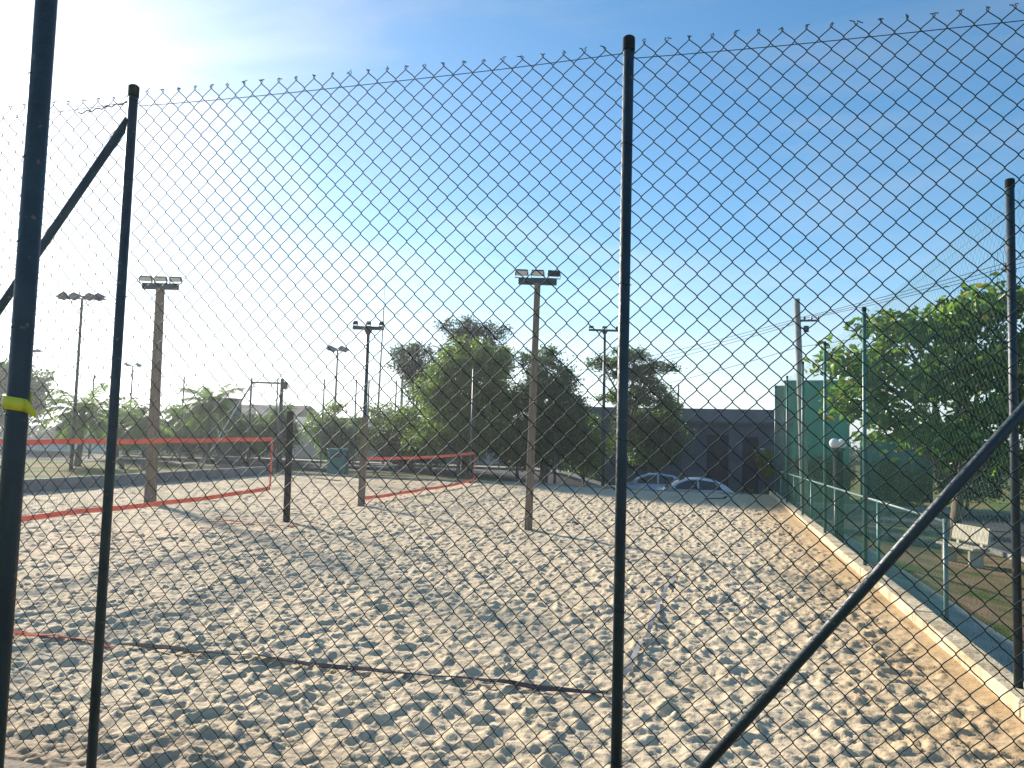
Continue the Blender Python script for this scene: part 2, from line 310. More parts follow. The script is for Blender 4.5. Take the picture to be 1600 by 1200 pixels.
# sand: a trampled height field
def sand():
    u = [KU + 0.03]; 
    while u[-1] > UL - 0.05:
        d = 0.024 if u[-1] > -6.5 else 0.024 + (-6.5 - u[-1]) * 0.0035
        u.append(u[-1] - d)
    u = np.array(u[::-1])
    v = [VF - 0.12]
    while v[-1] < VB + 0.05: v.append(v[-1] + max(0.021, 0.0043 * v[-1]))
    v = np.array(v); H = np.zeros((len(v), len(u)))
    U, V = np.meshgrid(u, v)
    for k in range(26):
        a = rng.uniform(0, 2 * math.pi); fr = rng.uniform(0.5, 3.2); H += 0.0028 / fr ** 0.7 * np.sin((U * math.cos(a) + V * math.sin(a)) * fr * 2 + rng.uniform(0, 7))
    n = 30000
    cu = rng.uniform(UL, KU + 0.1, n); cv = rng.uniform(VF - .2, VB, n)
    r1 = rng.uniform(0.058, 0.12, n) ; r2 = r1 * rng.uniform(1.05, 1.8, n); ang = rng.uniform(0, math.pi, n); dep = r1 * rng.uniform(0.09, 0.26, n)
    for i in range(n):
        R = r2[i] * 1.55
        i0, i1 = np.searchsorted(u, (cu[i] - R, cu[i] + R)); j0, j1 = np.searchsorted(v, (cv[i] - R, cv[i] + R))
        if i1 - i0 < 2 or j1 - j0 < 2: continue
        du = u[i0:i1][None, :] - cu[i]; dv = v[j0:j1][:, None] - cv[i]
        c, s = math.cos(ang[i]), math.sin(ang[i])
        a = (du * c + dv * s) / r2[i]; b = (-du * s + dv * c) / r1[i]
        r = np.sqrt(a * a + b * b) * (1 + 0.10 * np.sin(3 * np.arctan2(b, a) + i))
        h = H[j0:j1, i0:i1]; base = h.mean() * 0.8
        wgt = sstep((1.02 - r) / 0.30) * 0.9
        bowl = base - dep[i] * (1 - 0.75 * r * r) + dep[i] * 0.5 * a
        h[:] = h * (1 - wgt) + bowl * wgt + dep[i] * 0.42 * np.exp(-((r - 1.12) / 0.19) ** 2)
    n = 20000                                                  # small scuffs, only where they can be seen
    cu = rng.uniform(-8, KU, n); cv = rng.uniform(VF - .1, 13, n); rr = rng.uniform(0.024, 0.055, n); dd = rr * rng.uniform(0.05, 0.20, n)
    for i in range(n):
        R = rr[i] * 1.5; i0, i1 = np.searchsorted(u, (cu[i] - R, cu[i] + R)); j0, j1 = np.searchsorted(v, (cv[i] - R, cv[i] + R))
        if i1 - i0 < 1 or j1 - j0 < 1: continue
        r = np.hypot(u[i0:i1][None, :] - cu[i], v[j0:j1][:, None] - cv[i]) / rr[i]
        H[j0:j1, i0:i1] += dd[i] * (-np.clip(1 - r * r, 0, 1) + 0.55 * np.exp(-((r - 1.15) / .22) ** 2))
    # fine crumble and clods
    H += 0.004 * np.sin(U * 31 + 3 * np.sin(V * 17)) * np.sin(V * 37 + 2 * np.sin(U * 23)) + rng.normal(0, 0.0016, H.shape)
    m = rng.random(H.shape) < 0.02 * sstep((5.6 - V) / 1.6); H += m * rng.uniform(0.006, 0.02, H.shape)
    H = np.clip(H, -0.14, 0.13)
    edge = sstep((KU + 0.05 - U) / 0.5) * 0.85 + 0.15
    H = H * edge + 0.03 * (1 - edge)
    nu, nv = len(u), len(v); idx = np.arange(nu * nv).reshape(nv, nu)
    F = np.stack([idx[:-1, :-1], idx[:-1, 1:], idx[1:, 1:], idx[1:, :-1]], -1).reshape(-1, 4)
    o = np_mesh('sand', np.stack([U.ravel(), V.ravel(), H.ravel()], 1), F, M['sand'], smooth=True); o['kind'] = 'structure'
    return u, v, H
SU, SV, SH = sand()
def sand_z(x, y):
    i = min(max(int(np.searchsorted(SU, x)), 1), len(SU) - 1); j = min(max(int(np.searchsorted(SV, y)), 1), len(SV) - 1)
    return float(SH[j, i])

# kerbs round the sand, in cast blocks with open joints
def block_wall(name, label, cat, a, b, width, top, bottom, n, m, piece):
    t = thing(name, label, cat, (a[0], a[1], bottom)); a = Vector(a); b = Vector(b); L = (b - a).length / n; rz = math.atan2(b.y - a.y, b.x - a.x); d = (b - a).normalized()
    for i in range(n):
        c = a + d * (L * (i + 0.5)); k = random.uniform(-0.004, 0.004)
        MB().box((c.x + (k if abs(d.y) > .5 else 0), c.y + (k if abs(d.x) > .5 else 0), (top + bottom) / 2 + k), (L - 0.012, width, top - bottom), rz=rz, bev=0.015).build(piece, m, t)
    return t
block_wall('concrete_kerb', 'long pale cream concrete kerb between sand and pavement', 'kerb', (2.24, 3.3), (2.24, 30.3), 0.22, 0.14, -1.25, 9, M['kerb'], 'kerb_block')
block_wall('concrete_kerb', 'low concrete kerb at the foot of the braced wire fence', 'kerb', (-9.0, 3.45), (2.12, 3.45), 0.2, 0.06, -0.4, 4, M['kerb_dirty'], 'kerb_block')
block_wall('low_wall', 'long dark grey concrete wall between sand and grass field', 'wall', (-18.25, 3.3), (-18.25, 29.3), 0.2, 0.36, -0.4, 9, M['wallgrey'], 'wall_block')
block_wall('concrete_kerb', 'low grey concrete kerb closing the sand below the trees', 'kerb', (-18.3, 30.1), (-3.6, 30.1), 0.2, 0.09, -1.2, 5, M['concrete'], 'kerb_block')
block_wall('concrete_kerb', 'low buried concrete edge between sand and street with cars', 'kerb', (-3.6, 30.1), (2.12, 30.1), 0.2, 0.03, -1.3, 2, M['concrete'], 'kerb_block')

# ------------------------------------------------------------------ chain-link fences
def chainlink(name, p0, p1, z0, z1f, cw, ch, r, parent, m, sides=4, fine=True, seed=0, barbs=True, amp=0.006):
    """interlocked zigzag wires between two plan points; z1f(t) gives the height of the top edge"""
    g = np.random.default_rng(seed); p0 = np.array(p0, float); p1 = np.array(p1, float); Lg = np.linalg.norm(p1 - p0); d = (p1 - p0) / Lg; nrm = np.array([-d[1], d[0]])
    n = int(Lg / (cw / 2)); cwh = Lg / n; VV = []; FF = []; off = 0
    ph = g.uniform(0, 6.3, 8)
    def warp(x, z):
        dx = amp * (np.sin(z * 1.9 + ph[0]) * np.sin(x * 1.3 + ph[1]) + 0.6 * np.sin(z * 4.1 + x * 2.2 + ph[2]))
        dz = amp * (np.sin(x * 1.7 + ph[3]) + 0.8 * np.sin(x * 3.9 + z * 2.5 + ph[4]) * np.sin(z * 1.1 + ph[5]))
        dy = 1.6 * amp * np.sin(x * 2.1 + ph[6]) * np.sin(z * 1.5 + ph[7]); return dx, dy, dz
    for i in range(n):
        x0 = i * cwh; top = z1f((x0 + cwh / 2) / Lg); K = int(round((top - z0) / (ch / 2)))
        K = 2 * (K // 2) + 1
        k = np.arange(K + 1); side = (i + k) % 2; zb = z0 + k * ch / 2
        if fine:
            xb = x0 + side * cwh + (side * 2 - 1) * r * 0.7
            sgn = np.where(side == 0, 1.0, -1.0)[:-1]     # left-to-right runs lie in front
            T_ = np.array([0, .09, .26, .74, .91]); tt = T_ - 0.034 * np.sin(2 * math.pi * T_); yy = np.array([0, .75, 1, 1, .75])
            xs = (xb[:-1, None] + (xb[1:] - xb[:-1])[:, None] * tt).ravel(); zs = (zb[:-1, None] + (zb[1:] - zb[:-1])[:, None] * T_).ravel()
            ys = (sgn[:, None] * yy * r * 0.95).ravel()
            xs = np.append(xs, xb[-1]); zs = np.append(zs, zb[-1]); ys = np.append(ys, 0)
            if barbs:
                e = side[-1] * 2 - 1                        # the two ends of an apex twist together and part
                gg = np.random.default_rng(seed * 1000 + (i + 1) // 2); L_ = gg.uniform(.6, 1.2); br = gg.uniform(-.012, .012)
                xs = np.append(xs, [xb[-1] + e * .004 + br * .3, xb[-1] - e * .004 + br * .7, xb[-1] + br + e * g.uniform(-.005, .022) * L_]); zs = np.append(zs, [zb[-1] + .007, zb[-1] + .014, zb[-1] + g.uniform(.008, .024) * L_]); ys = np.append(ys, [e * .004, -e * .004, g.uniform(-.012, .012)])
        else:
            xs = x0 + side * cwh; zs = zb; ys = np.where(side == 0, r, -r) * 0.5
        dx, dy, dz = warp(xs, zs); xs = xs + dx; zs = zs + dz; ys = ys + dy
        P = np.stack([xs, ys, zs], 1); T = np.gradient(P, axis=0); T /= np.linalg.norm(T, axis=1)[:, None] + 1e-9
        A = np.cross(T, np.array([0, 1.0, 0])); A /= np.linalg.norm(A, axis=1)[:, None] + 1e-9; B = np.cross(A, T)
        q = 2 * math.pi * np.arange(sides) / sides
        ring = P[:, None, :] + r * (A[:, None, :] * np.cos(q)[None, :, None] + B[:, None, :] * np.sin(q)[None, :, None])
        X = ring.reshape(-1, 3); W = np.empty_like(X); W[:, 0] = p0[0] + d[0] * X[:, 0] + nrm[0] * X[:, 1]; W[:, 1] = p0[1] + d[1] * X[:, 0] + nrm[1] * X[:, 1]; W[:, 2] = X[:, 2]
        m_ = len(P); ii = np.arange(m_ - 1)[:, None] * sides; jj = np.arange(sides)[None, :]; kk = (jj + 1) % sides
        FF.append((np.stack([ii + jj, ii + kk, ii + sides + kk, ii + sides + jj], -1) + off).reshape(-1, 4)); VV.append(W); off += len(W)
    return np_mesh(name, np.concatenate(VV), np.concatenate(FF), m, parent, smooth=True)

def steel_post(parent, x, y, z0, z1, r, m, capped=True):
    b = MB(); b.tube([(x, y, z0), (x, y, z1)], r, 20); o = b.build('post', m, parent, smooth=False)
    for p in o.data.polygons: p.use_smooth = len(p.vertices) == 4
    if capped:
        c = MB(); c.tube([(x, y, z1 - 0.055), (x, y, z1 + 0.004), (x, y, z1 + 0.012)], [r + 0.004, r + 0.004, r - 0.004], 20); c.build('post_cap', M['matt_black'], o)
    return o
FV = 3.45
ff = thing('wire_fence', 'tall dark diamond mesh fence with sloping braces in front of the sand court', 'fence', (-0.4, FV, 0.06))
posts_u = [-5.86, -3.10, -0.385, 2.34]
ph_ = {}
for x in posts_u:
    ph_[x] = steel_post(ff, x, FV, 0.03, 3.75 if x > -1 else 3.765, 0.0245, M['post'])
wz = lambda t, a, b: a + (b - a) * t - 0.02 * math.sin(math.pi * t)
for k, (a, b) in enumerate(zip(posts_u[:-1], posts_u[1:])):
    chainlink('mesh_panel', (a + 0.012, FV + 0.034), (b - 0.012, FV + 0.034), 0.147, (lambda t: 3.735), 0.101, 0.104, 0.0025, ff, M['wire'], sides=4, fine=True, seed=11 + k)
    pts = [(a + (b - a) * t, FV + 0.036 + 0.004 * math.sin(9 * t), wz(t, 3.675, 3.705)) for t in np.linspace(0, 1, 22)]
    MB().tube(pts, 0.0019, 6).build('tension_wire', M['wire'], ff, smooth=True)
def brace(p, q, r, par, m):
    o = MB().tube([p, q], r, 18).build('brace', m, par)
    for f in o.data.polygons: f.use_smooth = len(f.vertices) == 4
brace((-0.40, FV - 0.012, 0.05), (2.33, FV - 0.012, 3.50), 0.0225, ff, M['post'])
brace((-3.11, FV - 0.012, 3.58), (-5.80, FV - 0.012, 0.06), 0.0225, ff, M['post'])
# twisted tie wire at the top of the left post, wire ties down the posts
MB().tube([(-3.50 + 0.02 * k, FV + 0.036 + 0.006 * math.sin(k * 1.9), 3.665 + 0.0022 * k + 0.006 * math.cos(k * 1.9)) for k in range(20)], 0.0035, 6).build('wire_tie', M['wire'], ff, smooth=True)
for x in posts_u:
    for z in (0.5, 1.15, 1.9, 2.6, 3.25, 3.69):
        b = MB(); b.tube([(x + 0.029 * math.cos(q), FV + 0.006 + 0.031 * math.sin(q), z + 0.006 * math.sin(2 * q)) for q in np.linspace(0, 6.28, 15)], 0.0018, 5, cap=False); b.build('wire_tie', M['wire'], ph_[x], smooth=True)

# tall fence along the kerb
FU = 2.24
rf = thing('wire_fence', 'tall green mesh fence standing on the cream kerb along the pavement', 'fence', (FU, 6.65, 0.14))
rp = [6.65, 12.56, 16.72, 20.65, 24.8, 29.2]
for i, v in enumerate(rp):
    b_ = steel_post(rf, FU, v, 0.12, 4.0 + 0.02 * random.uniform(-1, 1), 0.031 if i == 0 else 0.029, M['post'] if i == 0 else M['post_green'])
edges = [FV + 0.03] + rp
for k, (a, b) in enumerate(zip(edges[:-1], edges[1:])):
    chainlink('mesh_panel', (FU + 0.04, a + 0.02), (FU + 0.04, b - 0.02), 0.17, (lambda t: 3.86), 0.106, 0.106, 0.0010 if a < 12 else 0.0007, rf, M['wire_light'], sides=3, fine=False, seed=40 + k, amp=0.010)
    MB().tube([(FU + 0.04, a + (b - a) * t, 3.82 - 0.02 * math.sin(math.pi * t)) for t in np.linspace(0, 1, 9)], 0.0018, 5).build('tension_wire', M['wire_light'], rf, smooth=True)
# loose strands hanging off the near post
for k in range(9):
    y0 = 6.75 + 0.09 * k + random.uniform(-.02, .03); zt = 3.75 - 0.05 * k
    pts = [(FU + 0.06 + 0.01 * math.sin(j * 1.7 + k), y0 + 0.028 * (j % 2) + 0.03 * math.sin(j * .4 + k), zt - j * 0.053) for j in range(14 + k % 4)]
    MB().tube(pts, 0.0017, 4).build('loose_strand', M['wire'], rf)

# low railed fence outside it
LU = 2.50
lf = thing('railing', 'low pale railing with wire infill outside the green mesh fence', 'railing', (LU, 9.4, -0.4))
lz = lambda v: 1.10 - 0.010 * (v - 9.4)
lp = [9.45, 12.95, 17.15, 21.1, 25.25, 29.8]
for v in lp:
    MB().tube([(LU, v, float(gz(LU, v)) - 0.05), (LU, v, lz(v) + 0.03)], 0.026, 12).build('post', M['galv'] if v < 10 else M['post_green'], lf, smooth=True)
MB().tube([(LU, v, lz(v)) for v in (9.42, 15, 20, 25, 29.85)], 0.021, 10).build('top_rail', M['galv'], lf, smooth=True)
for a, b in zip(lp[:-1], lp[1:]):
    chainlink('mesh_panel', (LU + 0.03, a + 0.02), (LU + 0.03, b - 0.02), -0.42, (lambda t: 1.06), 0.075, 0.075, 0.0009, lf, M['wire_light'], sides=3, fine=False, seed=90, amp=0.006)

# the stout post close to the camera with the yellow strap
BX, BY = -1.735, 1.60
bp = thing('steel_post', 'thick dark steel post with yellow strap round it, before the mesh fence', 'post', (BX, BY, 0))
o = MB().tube([(BX, BY, -0.05), (BX, BY, 3.85)], 0.0262, 28).build('pole', M['post'], bp)
for f in o.data.polygons: f.use_smooth = len(f.vertices) == 4
MB().box((BX, BY, 0.006), (0.16, 0.16, 0.016), rz=0.3, bev=0.003).build('base_plate', M['post'], bp)
for k in range(15):
    z = 0.35 + k * 0.225
    MB().tube([(BX + 0.0285 * math.cos(q), BY + 0.0285 * math.sin(q), z + 0.004 * math.sin(q)) for q in np.linspace(2.4, 4.7, 8)], 0.0016, 5).build('wire_tie', M['wire'], bp, smooth=True)
# strap: a flat band once round the post with its loose end sticking out to the right
def strap():
    c = Vector((BX, BY, 0)); rt = Vector((math.cos(R_(14.6)), math.sin(R_(14.6)), 0)); fw = Vector((-rt.y, rt.x, 0))
    path = []
    for q in np.linspace(-0.2, 1.35, 26):                   # angle from behind, round the left, to the front
        a = math.pi / 2 + q * math.pi; path.append((c + rt * (0.0315 * math.cos(a)) + fw * (0.0315 * math.sin(a)), 1.955 + 0.014 * (0.7 - q)))
    end = path[-1][0]
    for k in range(1, 9):
        t = k / 8; path.append((end + rt * (0.036 * t) - fw * (0.012 * math.sin(t * 2.4)), path[25][1] - 0.004 * t - 0.020 * t * t))
    rings = []
    for i, (p, z) in enumerate(path):
        n = (path[min(i + 1, len(path) - 1)][0] - path[max(i - 1, 0)][0]); n = Vector((n.y, -n.x, 0)).normalized() * 0.0022
        hw = 0.0165 if i < 26 else 0.0165 * (1 - 0.55 * ((i - 25) / 8) ** 1.5)
        rings.append([p - n + Vector((0, 0, z - hw)), p + n + Vector((0, 0, z - hw)), p + n * 1.6 + Vector((0, 0, z)), p + n + Vector((0, 0, z + hw)), p - n + Vector((0, 0, z + hw))])
    o = MB().loft(rings).build('yellow_strap', M['yellow'], smooth=True)
    return tag(o, 'bright yellow flat strap wrapped round the thick dark post', 'strap')
strap()

# ------------------------------------------------------------------ floodlight poles
def sq_tube(b, x0, y0, z0, x1, y1, z1, w0, w1, rz):
    def ring(x, y, z, w_):
        k = w_ * 0.12; h = w_ / 2; pts = [(-h + k, -h), (h - k, -h), (h, -h + k), (h, h - k), (h - k, h), (-h + k, h), (-h, h - k), (-h, -h + k)]
        c, s = math.cos(rz), math.sin(rz); return [(x + a * c - d * s, y + a * s + d * c, z) for a, d in pts]
    b.loft([ring(x0 + (x1 - x0) * t, y0 + (y1 - y0) * t, z0 + (z1 - z0) * t, w0 + (w1 - w0) * t) for t in (0, .25, .5, .75, 1)])
def floodlight(par, c, rz, wdt=0.30, hgt=0.125, tilt=0.5, face=True):
    """lamp head with housing, glass and yoke"""
    o = MB().box(c, (wdt, 0.07, hgt), rz=rz, rx=tilt, bev=0.012).build('floodlight', M['darksteel'], par)
    mt = Matrix.Translation(c) @ Matrix.Rotation(rz, 4, 'Z') @ Matrix.Rotation(tilt, 4, 'X')
    p = mt @ Vector((0, -0.041, 0))
    MB().box(p, (wdt * 0.88, 0.012, hgt * 0.8), rz=rz, rx=tilt).build('glass', M['lampface'], o)
    y = MB(); c_, s_ = math.cos(rz), math.sin(rz)
    for s in (-1, 1): y.box((c[0] + s * c_ * wdt * .52, c[1] + s * s_ * wdt * .52, c[2] - hgt * 0.42), (0.012, 0.04, hgt * 0.95), rz=rz)
    y.box((c[0], c[1], c[2] - hgt * 0.9), (wdt * 1.06, 0.04, 0.012), rz=rz); y.build('yoke', M['darksteel'], o)
def court_pole(label, base, top, w0, w1, m, arm, armh, rz, heads, group, rzs=(0, 0, 0), hw=0.29):
    t = thing('floodlight_pole', label, 'light pole', base, group)
    b = MB(); sq_tube(b, base[0], base[1], base[2] - 0.4, *top, w0, w1, rz); b.build('pole', m, t)
    MB().box((top[0], top[1], top[2] + armh * .3), (arm, 0.10, armh), rz=rz, bev=0.008).build('crossarm', M['darksteel'], t)
    for k, s in enumerate(heads):
        c = (top[0] + math.cos(rz) * s * arm, top[1] + math.sin(rz) * s * arm, top[2] + armh * .8 + 0.12)
        floodlight(t, c, rz + rzs[k], hw)
    return t
RZ = R_(14.6)
court_pole('weathered brown timber floodlight pole standing alone in the sand', (-3.62, 15.52, 0), (-3.53, 15.43, 5.10), 0.165, 0.125, M['wood'], 0.80, 0.13, RZ, (-.42, 0, .42), 'timber floodlight poles', (0.1, 0, 3.3), 0.26)
court_pole('weathered brown timber floodlight pole behind the nearer red net', (-13.66, 16.62, 0), (-13.43, 16.25, 5.38), 0.24, 0.17, M['wood'], 0.90, 0.15, RZ, (-.42, 0, .42), 'timber floodlight poles', (0.1, 0, -.1), 0.30)
def t_pole(label, base, top, r0, r1, arm, wood_h=None, m=None, group=None):
    t = thing('floodlight_pole', label, 'light pole', base, group)
    B = Vector(base); T = Vector(top); m = m or M['post_green']
    if wood_h:
        k = wood_h / (T.z - B.z); P = B + (T - B) * k
        b = MB(); sq_tube(b, B.x, B.y, B.z - 0.4, P.x, P.y, P.z, 0.17, 0.15, RZ); b.build('timber_post', M['wood'], t)
    MB().tube([B - Vector((0, 0, 0.3)), B + (T - B) * .5, T], [r0, (r0 + r1) / 2, r1], 10).build('pole', m, t, smooth=True)
    MB().box((T.x, T.y, T.z + 0.03), (arm, 0.09, 0.09), rz=RZ, bev=0.008).build('crossarm', M['darksteel'], t)
    MB().tube([(T.x, T.y, T.z - 0.14), (T.x, T.y, T.z)], [r1 * 1.1, r1 * 2.6], 10).build('bracket', M['darksteel'], t)
    c, s = math.cos(RZ), math.sin(RZ)
    for k in (-.42, 0, .42):
        floodlight(t, (T.x + c * arm * k, T.y + s * arm * k, T.z + 0.17), RZ + 3.14, arm * 0.14, 0.07 + arm * .03, 1.0)
    return t
t_pole('slim dark floodlight pole on timber stub holding the farther red net', (-8.82, 18.60, 0), (-8.76, 18.47, 4.62), 0.06, 0.045, 0.82, wood_h=2.3, m=M['darksteel'])
t_pole('slim dark floodlight pole beside the feathery tree at the street end', (-4.52, 33.52, -0.75), (-4.6, 33.67, 6.68), 0.085, 0.06, 1.42, m=M['darksteel'])
def mast_lamp(label, base, h, r, panels, pw, ph, tilt, m=None, group=None, lean=(0, 0)):
    t = thing('lamp_mast', label, 'lamp mast', base, group); x, y, z = base
    X, Y, Z = x + lean[0], y + lean[1], z + h
    MB().tube([(x, y, z - .3), (X, Y, Z)], [r, r * .7], 10).build('pole', m or M['darksteel'], t, smooth=True)
    c, s = math.cos(RZ), math.sin(RZ); span = max(abs(p) for p in panels) + pw / 2
    MB().tube([(X - c * span, Y - s * span, Z), (X + c * span, Y + s * span, Z)], r * .45, 8).build('arm', M['darksteel'], t)
    for p in panels:
        o = MB().box((X + c * p, Y + s * p, Z + 0.10), (pw, ph, 0.06), rz=RZ, rx=tilt, ry=0.42, bev=0.01).build('lamp_panel', M['panel'], t)
    for sg in (-1, 1):
        MB().tube([(X, Y, Z - .45), (X + sg * c * span * .6, Y + sg * s * span * .6, Z)], r * .25, 6).build('strut', M['darksteel'], t)
    return t
mast_lamp('tall lamp mast with four tilted panels by the small palms', (-25.6, 26.35, -0.02), 7.2, 0.075, (-0.80, -0.36, 0.28, 0.66), 0.42, 0.42, 0.72)
mast_lamp('thin lamp mast with two tilted lamps above the bushes', (-23.6, 45.3, 0), 7.2, 0.085, (-0.38, 0.38), 0.6, 0.6, 0.5)
mast_lamp('distant small lamp mast behind the low palms', (-43.75, 50.4, 0), 6.6, 0.08, (-0.42, 0.42), 0.5, 0.45, 0.2, group='distant lamp masts')
mast_lamp('distant lamp mast beyond the round dark tree', (-51.5, 48.4, 0), 7.5, 0.08, (-0.4, 0.0, 0.5), 0.42, 0.45, 0.4, group='distant lamp masts')
t = thing('radio_mast', 'very thin tall bare mast behind the trees', 'mast', (-25.2, 55.3, 0))
MB().tube([(-25.2, 55.3, -.3), (-24.85, 55.0, 11.9)], [0.10, 0.05], 8).build('pole', M['galv'], t, smooth=True)
MB().tube([(-24.85, 55.0, 11.9), (-24.8, 54.97, 14.2)], 0.018, 6).build('antenna_rod', M['galv'], t)
# goal-like steel frame with a long pale prop
t = thing('goal_frame', 'dark goal-like steel frame with pale sloping prop past the wall', 'frame', (-20.3, 30.9, 0))
for (x, y, r) in ((-20.35, 30.9, 0.05), (-19.0, 31.25, 0.085)):
    MB().tube([(x, y, -.3), (x, y, 4.25)], r, 10).build('upright', M['darksteel'], t, smooth=True)
MB().tube([(-20.35, 30.9, 4.05), (-19.0, 31.25, 4.05)], 0.045, 8).build('crossbar', M['darksteel'], t)
MB().tube([(-20.36, 30.95, 4.0), (-22.6, 30.6, 0.0)], 0.045, 8).build('prop', M['galv'], t)
MB().box((-18.88, 31.28, 3.95), (0.26, 0.22, 0.34), rz=.3, bev=.02).build('box', M['darksteel'], t)
MB().box((-20.0, 31.0, 3.0), (0.5, 0.06, 0.03), rz=.25).build('rung', M['darksteel'], t)

# back fence of the field: slim posts and cables
t = thing('field_fence', 'very tall slim-posted cable fence beyond the sand, before the bushes', 'fence', (-20, 38, 0))
bf = [(-34.0, 36.2), (-28.5, 36.8), (-23, 37.4), (-20.4, 37.8), (-18.6, 38.0), (-17.9, 38.1), (-16.4, 38.3), (-13.6, 38.6)]
for x, y in bf: MB().tube([(x, y, -.3), (x, y, 4.75)], 0.045, 8).build('post', M['galv'], t, smooth=True)
for z in (4.7, 3.9, 3.1): 
    MB().tube([(x, y, z) for x, y in bf], 0.008, 5).build('cable', M['wire'], t)
for x, y, h in ((-9.35, 29.7, 4.6), (-6.2, 31.2, 1.25)):
    o = MB().tube([(x, y, float(gz(x, y)) - .2), (x, y, h)], 0.055, 10).build('slim_post', M['darksteel'], smooth=True)
    tag(o, 'slim dark steel post holding the end of the farther net' if h > 3 else 'short dark post near the low kerb under the trees', 'post')

# ------------------------------------------------------------------ nets
def net(label, u, v0, v1, z0, z1, dz, sag, wd):
    t = thing('court_net', label, 'net', (u, v0, 0)); n = 40
    f = lambda s, h: (u + 0.0, v0 + (v1 - v0) * s, h)
    zt = lambda s: z0 + (z1 - z0) * s - sag * math.sin(math.pi * s) ** 0.8 + 0.006 * math.sin(s * 31)
    zb = lambda s: zt(s) - dz - 0.015 * math.sin(s * 9 + 1)
    def band(name, fz, w_):
        rings = []
        for i in range(n + 1):
            s = i / n; x, y, _ = f(s, 0); z = fz(s); x += 0.012 * math.sin(s * 23)
            rings.append([(x - .003, y, z - w_ / 2), (x + .003, y, z - w_ / 2), (x + .004, y, z), (x + .003, y, z + w_ / 2), (x - .003, y, z + w_ / 2)])
        MB().loft(rings).build(name, M['red'], t)
    band('top_band', zt, wd); band('bottom_band', zb, wd)
    for s in (0, 1):
        x, y, _ = f(s, 0); b = MB(); b.box((x + .0006, y + (wd * .35 if s == 0 else -wd * .35), (zt(s) + zb(s)) / 2), (0.010, wd * .7, dz - wd)); b.build('side_band', M['red'], t)
    b = MB(); L = v1 - v0; k = int(L / 0.05)
    for i in range(k + 1):
        s = i / k; x, y, _ = f(s, 0); b.tube([(x, y, zb(s)), (x, y, zt(s))], 0.0009, 3, cap=False)
    for j in range(1, 20):
        b.tube([(u, v0 + L * s, zb(s) + (zt(s) - zb(s)) * j / 20) for s in np.linspace(0, 1, 13)], 0.0009, 3, cap=False)
    b.build('netting', M['cord'], t)
    for s, e in ((0, -1), (1, 1)):
        for fz in (zt, zb):
            MB().tube([f(s, fz(s)), (u + 0.1, f(s, 0)[1] + e * 0.24, fz(s) + 0.0)], 0.004, 5).build('rope', M['cord'], t)
    return t
net('red-edged court net on the black timber posts, nearer court', -8.86, 5.0, 14.33, 1.66, 1.72, 1.03, 0.03, 0.075)
net('slack low red-edged court net between the slim poles, farther court', -8.93, 18.95, 28.9, 1.22, 1.24, 1.04, 0.07, 0.085)
for v, l in ((14.58, 'square black timber net post beside the nearer red net'), (4.72, 'square black timber net post by the braced fence')):
    t = thing('net_post', l, 'post', (-8.60, v, 0))
    b = MB(); sq_tube(b, -8.60, v, -0.4, -8.60, v - 0.05, 2.30, 0.135, 0.125, RZ + .2); b.build('timber', M['wood_dark'], t)
    MB().tube([(-8.60, v - .04, 1.68), (-8.60, v - .04, 1.72)], 0.1, 14).build('strap', M['cord'], t)

# court marking tapes lying on the sand, partly buried
def tape(label, a, b, m, w_=0.055, name='court_tape', bury=0.0, gaps=True, lift=0.012):
    a = Vector(a); b = Vector(b); L = (b - a).length; n = int(L / 0.06); d = (b - a).normalized(); nn = Vector((-d.y, d.x)); vs = []; zs = []
    for i in range(n + 1):
        p = a + d * (L * i / n); zs.append(max(sand_z(p.x + e * nn.x, p.y + e * nn.y) for e in (-.05, 0, .05)))
    zs = np.convolve(np.pad(zs, 4, mode='edge'), np.ones(9) / 9, 'valid')
    rings = []
    for i in range(n + 1):
        p = a + d * (L * i / n) + nn * (0.018 * math.sin(i * 0.11 + 1) + 0.012 * math.sin(i * .37)); z = zs[i] + lift - bury * max(0, math.sin(i * 0.19 + 2.0)) * 0.05 + .004 * math.sin(i * .9)
        k = 0.25 * math.sin(i * .23); h = w_ / 2
        rings.append([(p.x - nn.x * h, p.y - nn.y * h, z - h * k), (p.x + nn.x * h, p.y + nn.y * h, z + h * k), (p.x + nn.x * h, p.y + nn.y * h, z + h * k + .006), (p.x - nn.x * h, p.y - nn.y * h, z - h * k + .006)])
    o = MB().loft(rings).build(name, m)
    return tag(o, label, 'tape')
tape('dark navy marking tape running across the sand before the fence', (-4.95, 5.72), (-0.72, 5.80), M['navy'], bury=0.18, lift=0.03)
tape('short red marking tape in line with the dark navy one', (-6.6, 5.70), (-5.0, 5.72), M['red_old'], bury=0.5)
tape('blue-grey marking tape running down the sand toward the street end', (-0.66, 5.9), (-0.48, 11.4), M['bluegrey'], w_=0.05, bury=0.40, lift=0.02)
tape('faded red marking tape at the foot of the black net post', (-9.9, 13.75), (-7.9, 13.85), M['red_old'], bury=0.6, lift=0.03)
for i, (x, y, L_) in enumerate(((-4.1, 17.6, .25), (-2.9, 17.2, .22), (-1.0, 16.9, .3), (0.2, 22.0, .4), (-14.5, 27.5, 1.1))):
    z = sand_z(x, y); o = MB().tube([(x + L_ * (t - .5), y + .06 * math.sin(3 * t + i), z + .02 + .02 * math.sin(6 * t)) for t in np.linspace(0, 1, 7)], 0.016, 6).build('stick', M['wood_dark'])
    tag(o, ('short dark stick on the sand just behind the lone timber pole', 'dark stick on the sand right of the lone timber pole', 'dark stick on open sand toward the parked cars', 'longer dark stick on the sand near the bent rod', 'very long dark stick lying on the sand near the bin')[i], 'stick', 'sticks on the sand')
